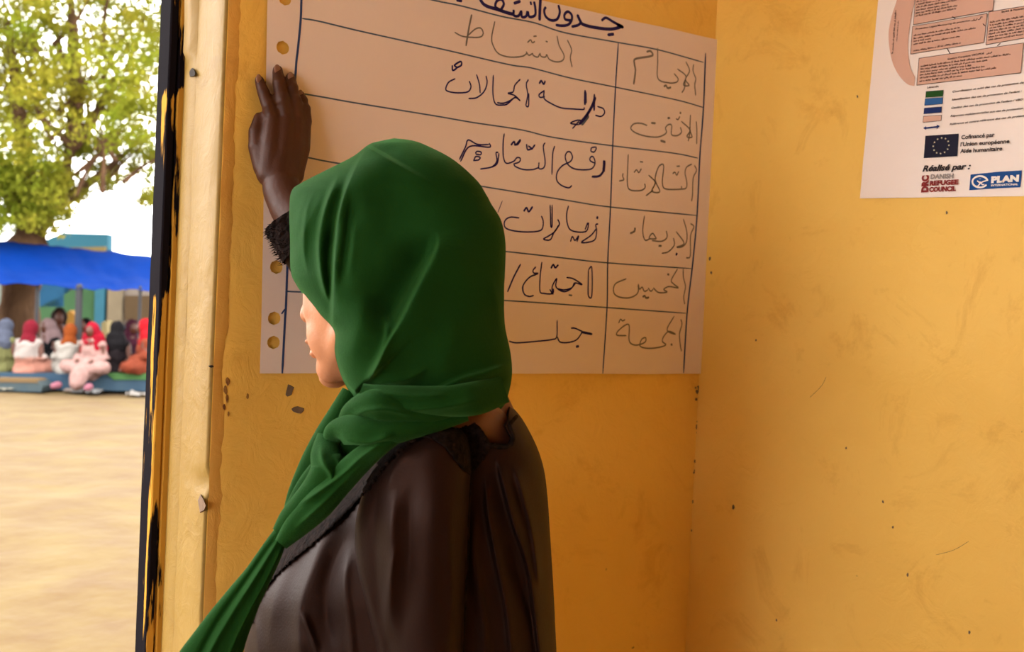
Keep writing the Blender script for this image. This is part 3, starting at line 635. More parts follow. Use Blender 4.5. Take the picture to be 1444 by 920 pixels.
# palm: metacarpals, heel and thumb pad
for k0_, k1_, r0_, r1_ in (((384,168,.022), (379,245,.030), .0105, .021), ((404,166,.025), (392,250,.034), .0110, .023), ((420,168,.024), (404,250,.034), .0105, .021), ((430,172,.019), (414,246,.031), .0095, .0165)):
    a, c = hb(*k0_), hb(*k1_); body.tube([a, a.lerp(c, .5)+NB*.003, c], [r0_, (r0_+r1_)*.5+.0015, r1_*.86], 14)
body.tube([hb(394,210,.026), hb(396,268,.040)], [.026, .025], 16, flat=(NB, .8))
body.tube([hb(412,205,.024), hb(412,245,.032)], [.022, .018], 14, flat=(NB, .8))
for fng in ([(384,170,.021,.0108), (378,149,.022,.0094), (371,130,.016,.0086), (365.5,113,.010,.0070)],
            [(404,168,.024,.0114), (398,141,.027,.0100), (393,118,.019,.0092), (391.5,99,.010,.0076)],
            [(421,168,.023,.0108), (416,143,.026,.0094), (412,124,.018,.0086), (409.5,109,.010,.0073)],
            [(431,172,.018,.0096), (430,154,.021,.0082), (427,142,.015,.0075), (423.5,133,.0095,.0064)],
            [(374,236,.024,.0170), (362.5,207,.017,.0125), (360.5,186,.012,.0102), (365.5,166,.0095,.0078)]):
    P = [hb(x, y, o) for x, y, o, r in fng]; body.tube(P, [r for *_, r in fng], 14)
    mids = [P[1], P[2]]
    for q, r in ((P[1], fng[1][3]), (P[2], fng[2][3])): body.ball(q+NB*.001, r*1.06, 8)
bm_ = evaluated(recalc(body.mesh('body')), [('REMESH', dict(mode='VOXEL', voxel_size=.0026)), ('SMOOTH', dict(iterations=5, factor=.5)), ('DECIMATE', dict(ratio=.45))])
q_ = bmesh.new(); q_.from_mesh(bm_); sel = [v for v in q_.verts if (v.co-hd).length < .15]
for _ in range(9): bmesh.ops.smooth_vert(q_, verts=sel, factor=.5, use_axis_x=True, use_axis_y=True, use_axis_z=True)
q_.to_mesh(bm_); q_.free()
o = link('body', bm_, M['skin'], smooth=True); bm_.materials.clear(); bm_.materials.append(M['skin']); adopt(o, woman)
# nails on the raised hand, eyes
for x, y, o_, r in ((364.8,111,.0165,.0042), (391,98,.0175,.0048), (409.8,108,.0172,.0045), (423.8,132,.0160,.0038)):
    b = MB(); c = hb(x, y, o_); ux_ = V((1, 0, 0)); b.ball(c, (r, r*1.5, .0016), 8, (ux_, V((0, 0, 1)), NB)); adopt(link('fingernail', recalc(b.mesh('fingernail')), M['nail'], smooth=True), woman)
for s in (-1, 1):
    b = MB(); b.ball(hp(.074, s*.031, .004), (.012, .0125, .008), 12, AX); eo = adopt(link('eye', recalc(b.mesh('eye')), M['white_eye'], smooth=True), woman)
    b = MB(); b.ball(hp(.0830, s*.031, .004), (.002, .005, .005), 8, AX); link('iris', recalc(b.mesh('iris')), M['iris'], eo)
    b = MB(); b.tube([hp(.084, s*.017, .010), hp(.088, s*.031, .012), hp(.080, s*.045, .008)], [.0013, .0018, .0012], 6); adopt(link('eyelashes', recalc(b.mesh('eyelashes')), M['iris']), woman)

# --- cloth shells: rows of (left x, left y, right x, right y, depth left, depth right, front bulge, back bulge)
def polydist(px, py, P):
    """signed distance (right of travel positive) and position 0..1 along a polyline in pattern space"""
    best = np.full(px.shape, 1e9); sg = np.zeros(px.shape); tt = np.zeros(px.shape)
    P = np.array(P, float); seg = np.linalg.norm(P[1:]-P[:-1], axis=1); cum = np.concatenate([[0], np.cumsum(seg)]); T_ = cum[-1]
    for i in range(len(P)-1):
        a, d = P[i], P[i+1]-P[i]; L2 = (d**2).sum()
        t = np.clip(((px-a[0])*d[0]+(py-a[1])*d[1])/L2, 0, 1)
        dx, dy = px-a[0]-t*d[0], py-a[1]-t*d[1]; q = np.hypot(dx, dy); m = q < best
        best = np.where(m, q, best); sg = np.where(m, np.sign(d[0]*(py-a[1])-d[1]*(px-a[0])), sg); tt = np.where(m, (cum[i]+t*seg[i])/T_, tt)
    return best*sg, tt
def fold_field(px, py, folds):
    """height towards the viewer in metres; fold = (points, height, width on the left of travel, width on its right, end taper)
    travelling down the picture, 'right of travel' (positive) is the picture's left"""
    h = np.zeros(px.shape)
    for pts_, amp, wa, wb_, tap in folds:
        if len(pts_) > 2: pts_ = catmull(pts_, (len(pts_)-1)*5+1)
        P = np.array(pts_); pad = 4*max(wa, wb_)
        m = (px > P[:, 0].min()-pad) & (px < P[:, 0].max()+pad) & (py > P[:, 1].min()-pad) & (py < P[:, 1].max()+pad)
        if not m.any(): continue
        d, t = polydist(px[m], py[m], P); w = np.where(d < 0, wa, wb_)
        prof = np.exp(-(np.abs(d)/w)**1.7)
        e = np.clip(np.minimum(t, 1-t)/max(tap, 1e-3), 0, 1) if tap > 0 else 1
        if tap > 0: e = e*e*(3-2*e)
        ends = 1.0
        h[m] += amp*1.35*prof*e*ends
    return h
def shell(name, rows, nf, nb, nv, folds=(), m=None, parent=None, power=1.0, wrinkle=0, wscale=.02, cap=True, dents=(), fade=.25, seed=0):
    R = catmull(rows, nv); vs = np.zeros((nv, nf+nb, 3))
    tf = np.linspace(0, math.pi, nf); tb_ = np.linspace(math.pi, 2*math.pi, nb+2)[1:-1]; th = np.concatenate([tf, tb_])
    u = (1-np.cos(th))/2; sn = np.sin(th)
    lx, ly, rx, ry, zl, zr, bf, bb = [R[:, i:i+1] for i in range(8)]
    px = lx*(1-u)+rx*u; py = ly*(1-u)+ry*u; z = zl*(1-u)+zr*u
    S = np.sign(sn)*np.abs(sn)**power
    z = z - np.where(sn > 0, bf, bb)*S
    h = fold_field(px, py, folds)
    for poly, dep, soft in dents:
        ins = np.zeros(px.shape, bool); n = len(poly)
        for i in range(n):
            (x1, y1), (x2, y2) = poly[i], poly[(i+1) % n]
            c = ((y1 > py) != (y2 > py)) & (px < (x2-x1)*(py-y1)/((y2-y1) or 1e-9)+x1); ins ^= c
        d, _ = polydist(px, py, list(poly)+[poly[0]]); h -= dep*np.where(ins, sstep(0, soft, np.abs(d)), 0)
    if wrinkle:
        k = wscale; h += wrinkle*(np.sin(px*k*2.1+3*np.sin(py*k*.9+seed))*np.sin(py*k*1.3+2*np.sin(px*k*.7)+seed)+.5*np.sin(px*k*4.3-py*k*1.7+seed))
    win = sstep(0, fade, np.maximum(sn, 0)); z = z - h*win
    P = atn(px, py, z); n = nf+nb
    verts = P.reshape(-1, 3).tolist()
    fs = [(j*n+i, j*n+(i+1) % n, (j+1)*n+(i+1) % n, (j+1)*n+i) for j in range(nv-1) for i in range(n)]
    b = MB(); b.add(verts, fs)
    if cap: b.add(P[0].tolist(), [tuple(range(n))]); b.add(P[-1].tolist(), [tuple(range(n))[::-1]])
    me = recalc(b.mesh(name)); o = link(name, me, m, smooth=True)
    if parent: adopt(o, parent)
    return o

# hood
HR = [(556,195,556,195,1.17,1.17,0,0),(536,199,580,198,1.17,1.165,.035,.035),(520,204,601,205,1.17,1.16,.052,.05),(497,221,639,225,1.18,1.155,.078,.075),(460,240,672,254,1.19,1.15,.095,.085),
 (425,258,686,275,1.20,1.15,.104,.085),(411,270,693,288,1.205,1.15,.108,.085),(408,297,707,312,1.205,1.15,.112,.085),(409,340,713,345,1.20,1.15,.116,.085),(410,383,712,387,1.19,1.15,.118,.085),(418,402,711,405,1.185,1.15,.118,.085),
 (429,418,711,421,1.18,1.15,.118,.085),(447,443,711,441,1.165,1.15,.116,.085),(470,466,713,465,1.14,1.15,.108,.08),(472,498,720,498,1.14,1.15,.106,.08),(481,530,722,528,1.14,1.15,.104,.08),(494,555,717,556,1.14,1.16,.098,.08),(506,572,709,576,1.14,1.16,.09,.08),(520,586,692,588,1.14,1.16,.08,.07)]
HF = [ # main panel edge over the brow flap
 ([(521,202),(500,240),(483,285),(475,330),(471,400),(470,466),(474,505),(486,535),(505,556)], .021, 54, 3.0, .02),
 ([(481,240),(462,285),(452,325),(450,360),(456,400),(470,440)], .010, 11, 4, .18),
 ([(446,262),(432,300),(428,350),(436,395)], .0035, 5, 4, .3), ([(500,300),(497,350),(490,400)], .003, 7, 5, .3),
 ([(640,300),(655,360),(660,430)], .003, 26, 20, .4), ([(500,230),(530,215),(570,212)], -.003, 10, 10, .3),
 ([(463,262),(441,300),(424,345),(420,385)], .006, 13, 10, .3),
 ([(436,268),(424,300),(416,340)], .004, 9, 7, .3),
 ([(476,300),(463,360),(466,420),(470,455)], -.008, 6, 7, .3),
 ([(498,262),(490,330),(482,390),(476,420)], -.007, 13, 7, .3),
 # the crisp diagonal fold
 ([(617,322),(619,345),(606,375),(588,410),(568,450),(545,490),(528,525),(512,552)], .013, 40, 3.2, .16),
 ([(606,320),(600,350),(575,395),(550,440),(535,480)], -.015, 10, 32, .3),
 ([(542,440),(546,468),(536,500),(514,545)], .006, 8, 4, .25),
 ([(515,400),(512,440),(500,490),(500,530)], .007, 26, 22, .4),
 ([(560,250),(545,300),(548,360)], -.004, 40, 40, .4),
 ([(690,385),(700,420),(706,455),(716,490)], .004, 8, 10, .3),
 ([(600,545),(625,515),(640,470),(632,430)], .006, 30, 26, .4),
 ([(655,590),(640,560),(650,530),(690,505)], .0, 12, 12, .3),
 # lower sweep: hem folded over the nape
 ([(724,512),(690,524),(650,536),(615,552),(580,567),(545,570),(515,562)], .010, 22, 4, .12),
 ([(722,528),(690,542),(650,556),(615,570)], -.010, 7, 12, .25),
 ([(716,545),(690,562),(655,574)], .004, 10, 8, .3),
 ([(512,548),(540,541),(575,535),(610,515)], .005, 9, 5, .3)]
hijab = shell('headscarf', HR, 300, 60, 420, HF, M['hijab'], woman, power=.86, wrinkle=.0012, wscale=.018, seed=1, fade=.3)
hijab['label'] = 'dark green draped headscarf'

# soft rolls of cloth round the neck and down the chest (each a flattened, pleated band)
def band(name, pts_, w, z, th, folds=(), nv=160, nf=70, parent=hijab, m=M['hijab'], wrinkle=.0008, power=.8, seed=0):
    """pts_: centre line (x, y); w: half widths in the picture; z: depths"""
    C0 = catmull([(x, y, ww, zz, t_) for (x, y), ww, zz, t_ in zip(pts_, w, z, th)], nv)
    d = np.gradient(C0[:, :2], axis=0); d /= np.linalg.norm(d, axis=1)[:, None]; nrm_ = np.stack([-d[:, 1], d[:, 0]], 1)   # to the left of travel on screen when going right->... 
    a = C0[:, :2]+nrm_*C0[:, 2:3]; c = C0[:, :2]-nrm_*C0[:, 2:3]
    rows = np.concatenate([a, c, C0[:, 3:4], C0[:, 3:4], C0[:, 4:5], C0[:, 4:5]*.5], 1)
    th_ = np.concatenate([np.linspace(0, math.pi, nf), np.linspace(math.pi, 2*math.pi, 12)[1:-1]]); u = (1-np.cos(th_))/2; sn = np.sin(th_)
    L = [rows[:, i:i+1] for i in range(8)]
    px = L[0]*(1-u)+L[2]*u; py = L[1]*(1-u)+L[3]*u; zz = L[4]*(1-u)+L[5]*u - np.where(sn > 0, L[6], L[7])*np.sign(sn)*np.abs(sn)**power
    h = fold_field(px, py, folds)+wrinkle*np.sin(px*.05+py*.03+seed)*np.sin(py*.06-px*.02)
    zz = zz-h*sstep(0, .35, np.maximum(sn, 0)); P = atn(px, py, zz); n = P.shape[1]
    b = MB(); b.add(P.reshape(-1, 3).tolist(), [(j*n+i, j*n+(i+1) % n, (j+1)*n+(i+1) % n, (j+1)*n+i) for j in range(nv-1) for i in range(n)])
    b.add(P[0].tolist(), [tuple(range(n))]); b.add(P[-1].tolist(), [tuple(range(n))[::-1]])
    o = link(name, recalc(b.mesh(name)), m, smooth=True); adopt(o, woman); return o
# strand behind, falling from the chin
band('scarf_fold', [(494,552),(478,585),(462,618),(445,655),(425,700),(410,740)], [12,16,20,22,20,14], [1.13,1.12,1.12,1.13,1.13,1.13], [.012,.016,.018,.016,.012,.01])
band('scarf_fold', [(600,588),(560,600),(520,620),(484,648),(446,686),(412,728)], [8,18,26,28,26,16], [1.085,1.085,1.095,1.10,1.10,1.10], [.01,.015,.018,.018,.016,.012])
# top roll under the chin running back to the nape
band('scarf_fold', [(508,552),(535,562),(580,566),(625,566),(670,562),(712,548)], [12,20,22,22,24,20], [1.055,1.05,1.045,1.045,1.055,1.10], [.018,.024,.026,.026,.024,.02],
     [([(512,558),(545,556),(590,560),(640,556)], .004, 6, 4, .25), ([(540,575),(590,578),(640,572),(690,560)], .004, 6, 5, .25)])
band('scarf_fold', [(486,600),(500,582),(530,572),(570,582),(610,585),(650,580)], [12,18,24,20,14,8], [1.085,1.06,1.04,1.04,1.045,1.06], [.016,.022,.024,.022,.016,.012],
     [([(492,596),(510,582),(545,578),(590,588)], .004, 5, 4, .25), ([(505,604),(530,600),(570,600),(600,596)], -.004, 4, 4, .3)])
band('scarf_fold', [(468,628),(474,612),(500,606),(540,610),(580,604),(620,596),(660,588)], [10,18,22,20,16,12,6], [1.10,1.075,1.05,1.04,1.04,1.05,1.06], [.014,.02,.024,.022,.018,.014,.01],
     [([(478,606),(490,622),(520,626),(560,612)], .005, 6, 3, .25), ([(474,618),(492,634),(520,636),(560,620)], -.004, 4, 4, .3)])
band('scarf_fold', [(462,612),(460,640),(462,662),(452,690),(432,714),(408,736),(390,752)], [14,22,24,26,24,18,8], [1.10,1.08,1.07,1.07,1.07,1.075,1.08], [.014,.020,.022,.022,.020,.016,.008],
     [([(452,620),(455,650),(468,675),(450,700),(420,722)], .006, 9, 4, .2), ([(470,640),(480,660),(470,690),(440,720)], .004, 6, 4, .25)])
band('scarf_fold', [(560,618),(535,630),(508,650),(478,680),(448,712),(418,742),(396,768)], [8,14,18,20,22,18,10], [1.04,1.04,1.05,1.06,1.06,1.065,1.07], [.014,.018,.020,.020,.020,.016,.010],
     [([(545,620),(510,645),(480,672),(440,700),(415,715)], .005, 5, 4, .2), ([(520,648),(490,675),(450,715),(410,752)], .004, 5, 4, .25)])
band('scarf_tail', [(400,745),(382,780),(362,815),(340,850),(312,900),(285,960),(262,1030)], [10,16,20,26,36,50,60], [1.09,1.09,1.09,1.09,1.09,1.09,1.09], [.010,.012,.014,.016,.018,.02,.02],
     [([(398,752),(360,815),(325,870),(292,930),(270,1000)], .004, 5, 5, .1), ([(402,765),(372,825),(345,875),(322,930),(310,1000)], .005, 5, 4, .1), ([(396,750),(350,815),(305,880),(268,950)], -.003, 4, 4, .1)], nf=90, nv=200)

# dress: trunk
DR = [(640,592,712,566,1.20,1.20,.03,.03),(605,600,720,572,1.22,1.19,.095,.09),(566,618,737,592,1.24,1.19,.125,.12),(530,652,756,628,1.26,1.19,.140,.13),(490,692,767,662,1.27,1.19,.148,.13),(446,729,772,700,1.28,1.19,.155,.13),(405,766,775,742,1.29,1.19,.160,.13),
 (377,803,778,790,1.29,1.19,.165,.13),(354,845,781,840,1.285,1.19,.165,.12),(346,885,783,882,1.28,1.19,.162,.12),(345,935,785,935,1.27,1.19,.158,.12),(356,1020,785,1020,1.26,1.19,.15,.12),(385,1150,780,1150,1.24,1.19,.13,.12),(372,1300,800,1300,1.24,1.19,.16,.16),(350,1700,830,1700,1.24,1.19,.17,.17),(330,2150,850,2150,1.24,1.19,.18,.18)]
DF = [([(700,640),(712,690),(725,740),(745,800),(755,870),(770,1000)], .009, 16, 3.5, .15), ([(722,650),(738,700),(752,760),(762,840)], .007, 10, 4, .2), ([(684,660),(688,720),(700,790),(716,870),(726,1000)], .006, 12, 4, .2),
 ([(600,612),(560,640),(520,685),(500,720)], .004, 10, 8, .3),
 ([(505,690),(480,720),(455,760),(440,800),(424,850),(422,900),(430,960)], .009, 16, 10, .2), ([(500,740),(470,800),(462,860),(470,930)], -.008, 14, 14, .3), ([(424,860),(436,890),(450,930)], .004, 6, 4, .3),
 ([(360,860),(362,900),(366,960)], .004, 7, 6, .3), ([(470,720),(430,760),(400,810),(384,860),(380,930)], .004, 12, 8, .3), ([(495,760),(486,820),(492,880),(500,960)], .005, 8, 7, .25), ([(672,700),(668,780),(680,860),(690,960)], .004, 7, 9, .25), ([(715,750),(735,830),(760,900)], -.004, 10, 10, .3)]
dress = shell('dress', DR, 260, 70, 420, DF, M['dress'], woman, power=.72, wrinkle=.0015, wscale=.014, seed=4,
   dents=[([(630,586),(664,590),(676,602),(690,627),(717,629),(722,618),(712,600),(716,596),(719,574),(708,560),(640,560)], .030, 4)])
dress['label'] = 'black-brown satin dress with lace yoke'
# near sleeve
SR = [(606,604,634,602,1.09,1.09,.01,.01),(578,614,652,608,1.09,1.09,.045,.04),(552,634,661,626,1.09,1.085,.062,.05),(530,660,664,655,1.095,1.08,.070,.05),(512,695,664,690,1.10,1.075,.076,.05),(501,740,662,738,1.10,1.07,.078,.05),(502,790,659,788,1.10,1.07,.078,.05),(512,840,657,838,1.10,1.07,.076,.05),
 (524,890,655,888,1.10,1.07,.074,.05),(534,940,653,938,1.10,1.07,.072,.05),(545,1010,655,1010,1.09,1.07,.07,.05),(520,1090,640,1100,1.08,1.06,.06,.05),(485,1130,585,1180,1.07,1.06,.05,.05),(455,1160,520,1215,1.06,1.05,.045,.045)]
SF = [([(524,662),(510,700),(503,740),(506,800),(520,850),(534,900),(545,960)], .006, 8, 6, .1), ([(545,665),(533,700),(528,760),(532,820),(540,880),(556,950)], -.006, 9, 10, .2), ([(560,680),(552,740),(552,810),(548,870),(540,930)], .006, 10, 9, .25),
 ([(600,650),(612,720),(614,800),(606,900)], .003, 30, 30, .4), ([(560,760),(548,830),(542,890)], .003, 6, 5, .3), ([(585,625),(556,660),(545,700)], .004, 9, 6, .3), ([(640,690),(634,760),(638,850),(630,930)], .003, 9, 8, .3), ([(590,640),(580,700),(578,780),(572,860),(560,930)], -.004, 14, 12, .3)]
slv = shell('sleeve', SR, 150, 50, 260, SF, M['dress'], woman, power=.85, wrinkle=.0010, wscale=.016, seed=9)
# far sleeve on the raised arm
far = MB(); sp = [RS+V((0, 0, 0)), at(600, 565, 1.35), RE, at(478, 402, 1.435), on_back(428, 343, .072), on_back(418, 330, .068)]
far.tube(sp, [.064, .066, .062, .050, .036, .033], 30, caps=True)
o = link('sleeve', evaluated(recalc(far.mesh('sleeve')), [('SUBSURF', dict(levels=2, render_levels=2))]), M['dress'], smooth=True); adopt(o, woman)

# anything pinned onto the cloth follows its surface
dg = bpy.context.evaluated_depsgraph_get(); dg.update()
def tree_of(objs):
    vs, fs = [], []
    for o in objs:
        k = len(vs); vs += [o.matrix_world @ v.co if False else v.co.copy() for v in o.data.vertices]; fs += [tuple(i+k for i in p.vertices) for p in o.data.polygons]
    return BVHTree.FromPolygons(vs, fs)
cloth = tree_of([dress, slv])
def onto(px, py, off=.002):
    d = ray(px, py).normalized(); h = cloth.ray_cast(EYE, d)
    for k in range(1, 16):
        if h[0] is not None: break
        h = cloth.ray_cast(EYE, ray(px+1.5*k, py).normalized())
    return (h[0]-d*off) if h[0] is not None else None
def lace_patch(name, rows_l, rows_r, nu, nv, off=.003, ragged=1.5, thick=.0015):
    A_, B_ = catmull(rows_l, nv), catmull(rows_r, nv); vs = []; last = None
    for j in range(nv):
        for i in range(nu):
            u = i/(nu-1); j1 = ragged*math.sin(j*1.9+3*math.sin(j*.37)) if i in (0, nu-1) else 0
            x = A_[j][0]*(1-u)+B_[j][0]*u + (j1 if i == nu-1 else -j1)*.8; y = A_[j][1]*(1-u)+B_[j][1]*u + j1*.5
            p = onto(x, y, off+.003*abs(noise.noise(V((x*.16, y*.16, 3))))+.0022*noise.noise(V((x*.45, y*.45, 7))))
            if p is None: p = last if last is not None else at(x, y, 1.1)
            vs.append(p); last = p
    b = MB(); b.add(vs, [(j*nu+i, j*nu+i+1, (j+1)*nu+i+1, (j+1)*nu+i) for j in range(nv-1) for i in range(nu-1)])
    o = link(name, b.mesh(name), M['lace'], smooth=True); adopt(o, woman); md = o.modifiers.new('t', 'SOLIDIFY'); md.thickness = thick; return o
o = lace_patch('lace_yoke', [(612,597),(640,590),(668,596),(684,612),(697,627)], [(566,614),(600,616),(626,628),(644,650),(664,672)], 40, 60, .003, .8); o['label'] = 'black lace yoke on the shoulder'
o = lace_patch('lace_trim', [(566,606),(541,619),(515,640),(486,674),(452,713),(413,750),(386,778),(362,812),(347,856),(347,880)], [(590,620),(568,634),(541,660),(513,698),(477,736),(438,771),(405,798),(379,826),(361,858),(356,880)], 12, 200, .004, 1.1)
o['label'] = 'ragged black lace edging down the dress front'
# seam down the back of the sleeve
b = MB(); sm_ = [onto(x, y, .0012) for x, y in catmull([(664,672),(662,700),(660,740),(659,790),(656,840),(654,890),(652,935)], 60)]; sm_ = [p for p in sm_ if p]
b.tube(sm_, [.0016]*len(sm_), 6); adopt(link('sleeve_seam', recalc(b.mesh('sleeve_seam')), M['lace']), woman)
# neckline binding
b = MB(); nk = [onto(x, y, .001) for x, y in catmull([(694,629),(706,631),(720,628),(724,616),(719,600),(728,588)], 30)]; nk = [p for p in nk if p]
for q in range(1, len(nk)):
    if (nk[q]-nk[q-1]).length > .03: nk[q] = nk[q-1]+(V((1e-4, 0, 0)))
b.tube(nk, [.0022]*len(nk), 8); adopt(link('neckline_binding', recalc(b.mesh('neckline_binding')), M['lace'], smooth=True), woman)
# fringed lace cuff on the raised arm
b = MB(); cN = 44; axis = (on_back(400, 288, .054)-on_back(425, 330, .072)).normalized(); cc = on_back(409, 308, .062); e1 = axis.cross(V((0, 1, 0))).normalized(); e2 = axis.cross(e1)
vs = []
for j in range(14):
    t_ = j/13; rr_ = .0355+.003*t_
    for i in range(cN):
        a_ = 2*math.pi*i/cN; q = cc-axis*.050*(1-t_)+(e1*math.cos(a_)+e2*math.sin(a_))*(rr_+.0025*noise.noise(V((i*.7, j*.8, 1)))+.004*(1-t_))
        vs.append(q)
b.add(vs, [(j*cN+i, j*cN+(i+1) % cN, (j+1)*cN+(i+1) % cN, (j+1)*cN+i) for j in range(13) for i in range(cN)])
for k in range(420):
    i = rng.rand()*2*math.pi; t_ = rng.rand(); q = cc-axis*.050*(1-t_)+(e1*math.cos(i)+e2*math.sin(i))*(.0375+.004*(1-t_)); d_ = (e1*math.cos(i)+e2*math.sin(i)+axis*rng.uniform(-.2, .6)).normalized()*rng.uniform(.004, .009); s_ = axis*.0007
    b.add([q-s_, q+s_, q+d_], [(0, 1, 2)])
adopt(link('lace_cuff', b.mesh('lace_cuff'), M['lace']), woman)

# ------------------------------------------------------------------ the yard outside
G = lambda x, y, z: at(x, y, z)
nx_, ny_ = 90, 90; vs = []                  # sand: fine trodden relief near the view, one sheet to the horizon
fh = V((fw.x, fw.y, 0)).normalized(); rh = V((cr.x, cr.y, 0)).normalized()
P0 = V((-1.0, YW+T, 0))
g = MB()
us = np.concatenate([-np.geomspace(60, 3, 8), np.linspace(-2.5, 8.5, 150), np.geomspace(9.5, 60, 8)]); ws = np.concatenate([np.linspace(1.62, 24, 200), np.geomspace(26, 140, 8)])
for wy in ws:
    for ux in us:
        x = ux
        p = V((x, wy, 0)); q = noise.noise(V((x*2.2, wy*2.2, 0)))*.018 + noise.noise(V((x*.5, wy*.5, 4)))*.03
        vs.append((x, wy, -.06 + (q if wy > 1.7 else 0)))
nU = len(us)
g.add(vs, [(j*nU+i, j*nU+i+1, (j+1)*nU+i+1, (j+1)*nU+i) for j in range(len(ws)-1) for i in range(nU-1)])
link('ground', g.mesh('ground'), M['sand'], kind='structure', smooth=True)

def slab(name, corners_px, z0, z1, m, parent=None, depth=.3, **kw):
    """a block whose front face has the given corner points; it runs back by depth"""
    f = [at(x, y, z0) for x, y in corners_px]; back = V((fw.x, fw.y, 0)).normalized()*depth
    b = MB(); n = len(f); b.add(f+[p+back for p in f], [tuple(range(n)), tuple(range(2*n-1, n-1, -1))]+[(i, n+i, n+(i+1) % n, (i+1) % n) for i in range(n)])
    o = link(name, recalc(b.mesh(name)), m, **kw)
    return adopt(o, parent) if parent else o
paint = lambda n, c, c2=None, sc=3: material(n, tuple(v**1.12*.27 for v in c), .8, c2 and tuple(v**1.12*.27 for v in c2), sc, spec=.1)
# raised blue kerbed platform
ZP = 14.7
plat = empty('platform', at(100, 548, ZP), 'low blue-painted platform edge that the crowd sits on', 'platform')
slab('deck', [(-140,522),(250,532),(250,553),(-140,545)], ZP, 0, paint('blue_deck', (.13,.22,.30), (.09,.17,.27), 2), plat, 2.6)
slab('step', [(-140,534),(52,537),(60,545),(58,553),(-140,550)], ZP-.35, 0, paint('grey_blue_step', (.20,.25,.25), (.14,.2,.24), 3), plat, .4)
slab('step_top', [(-140,532),(50,535),(54,540),(-140,537)], ZP-.36, 0, paint('sandy_step_top', (.42,.28,.14)), plat, .3)
slab('green_mat', [(150,527),(225,527),(225,536),(160,536)], ZP-.02, 0, paint('green_mat', (.16,.36,.13)), None, .9, label='bright green mat on the platform under the dark-veiled people', cat='mat')
# litter on the sand in front
def scrap(px, py, w, seed, col, lab):
    r = random.Random(seed); c = on_ground(px, py, -.04); b = MB(); vs = []; n = 9
    for j in range(n):
        for i in range(n): vs.append(c+rh*((i/(n-1)-.5)*w)+fh*((j/(n-1)-.5)*w*.8)+V((0, 0, .012+abs(noise.noise(V((i*.6, j*.6, seed))))*.10)))
    b.add(vs, [(j*n+i, j*n+i+1, (j+1)*n+i+1, (j+1)*n+i) for j in range(n-1) for i in range(n-1)])
    o = link('cloth_scrap', b.mesh('cloth_scrap'), paint('scrap%d' % seed, col), label=lab, cat='cloth'); md = o.modifiers.new('s', 'SOLIDIFY'); md.thickness = .01
scrap(108, 553, .30, 1, (.55,.45,.40), 'pale crumpled scrap on the sand left of the pink shoes')
scrap(124, 554, .34, 2, (.48,.48,.48), 'grey-white crumpled cloth on the sand below the pink shoes')
scrap(196, 558, .30, 3, (.6,.55,.50), 'small pale scrap on the sand near the doorway post')
scrap(8, 550, .32, 4, (.58,.55,.45), 'pale scrap at the left edge before the blue step')

# tree
tree = empty('shade_tree', on_ground(27, 520, 0), 'tall spreading pale-green tree with a thick brown trunk behind the blue awning', 'tree')
ZT = 18.0
def limb(b, p, rad): b.tube([at(*q) for q in p], rad, 14)
tb = MB()
limb(tb, [(24,535,ZT),(26,500,ZT),(27,440,ZT),(30,400,ZT),(40,345,ZT),(48,310,ZT),(58,270,ZT+.1)], [.46,.40,.34,.33,.36,.34,.26])
limb(tb, [(48,320,ZT),(25,285,ZT-.2),(0,240,ZT-.4),(-25,180,ZT-.6),(-50,110,ZT-.6)], [.22,.18,.15,.12,.06])
limb(tb, [(52,315,ZT),(40,250,ZT-.3),(30,180,ZT-.6),(20,100,ZT-.8),(10,30,ZT-.9)], [.20,.15,.12,.09,.05])
limb(tb, [(55,300,ZT),(90,250,ZT+.1),(103,200,ZT+.2),(108,140,ZT+.3),(103,70,ZT+.3),(100,0,ZT+.4)], [.24,.18,.15,.13,.10,.06])
limb(tb, [(60,300,ZT),(110,270,ZT+.4),(150,240,ZT+.7),(190,205,ZT+1),(230,180,ZT+1.2)], [.18,.09,.065,.045,.02])
limb(tb, [(105,205,ZT+.2),(130,170,ZT+.5),(160,120,ZT+.8),(180,60,ZT+1)], [.11,.09,.07,.04])
for k in range(60):
    x0_, y0_ = rng.uniform(-40, 180), rng.uniform(60, 290); a = rng.uniform(-2.6, -.5); L = rng.uniform(50, 120); z = ZT+rng.uniform(-1.5, 1.8)
    limb(tb, [(x0_, y0_, z), (x0_+L*.5*math.cos(a)+rng.uniform(-8, 8), y0_+L*.5*math.sin(a), z+.2), (x0_+L*math.cos(a), y0_+L*math.sin(a), z+.3)], [.045, .03, .012])
adopt(link('trunk', recalc(tb.mesh('trunk')), M['bark'], smooth=True), tree)
# foliage: clumps of small leaves
nl = 110000; cl = []
while len(cl) < 700:
    x, y = rng.uniform(-170, 300), rng.uniform(-330, 330)
    if y > 230+60*math.sin(x*.02) and rng.rand() < .9: continue
    if y > 170 and x > 110 and rng.rand() < .8: continue
    if abs(x-60) < 50 and y > 230 and rng.rand() < .5: continue
    cl.append((x, y, ZT+rng.uniform(-2.2, 2.4), rng.uniform(.16, .5)))
cl += [(rng.uniform(95, 235), rng.uniform(185, 285), ZT+rng.uniform(0, 1.2), rng.uniform(.15, .35)) for _ in range(34)]+[(rng.uniform(-60, 95), rng.uniform(215, 315), ZT+rng.uniform(-1.2, .8), rng.uniform(.15, .4)) for _ in range(60)]
cl = np.array(cl); idx = rng.randint(0, len(cl), nl)
cen = atn(cl[idx, 0], cl[idx, 1], cl[idx, 2]); off = rng.normal(size=(nl, 3)); off /= np.linalg.norm(off, axis=1)[:, None]
cen = cen + off*(cl[idx, 3]*rng.rand(nl)**.45)[:, None]*np.array([1.25, 1.25, .8])
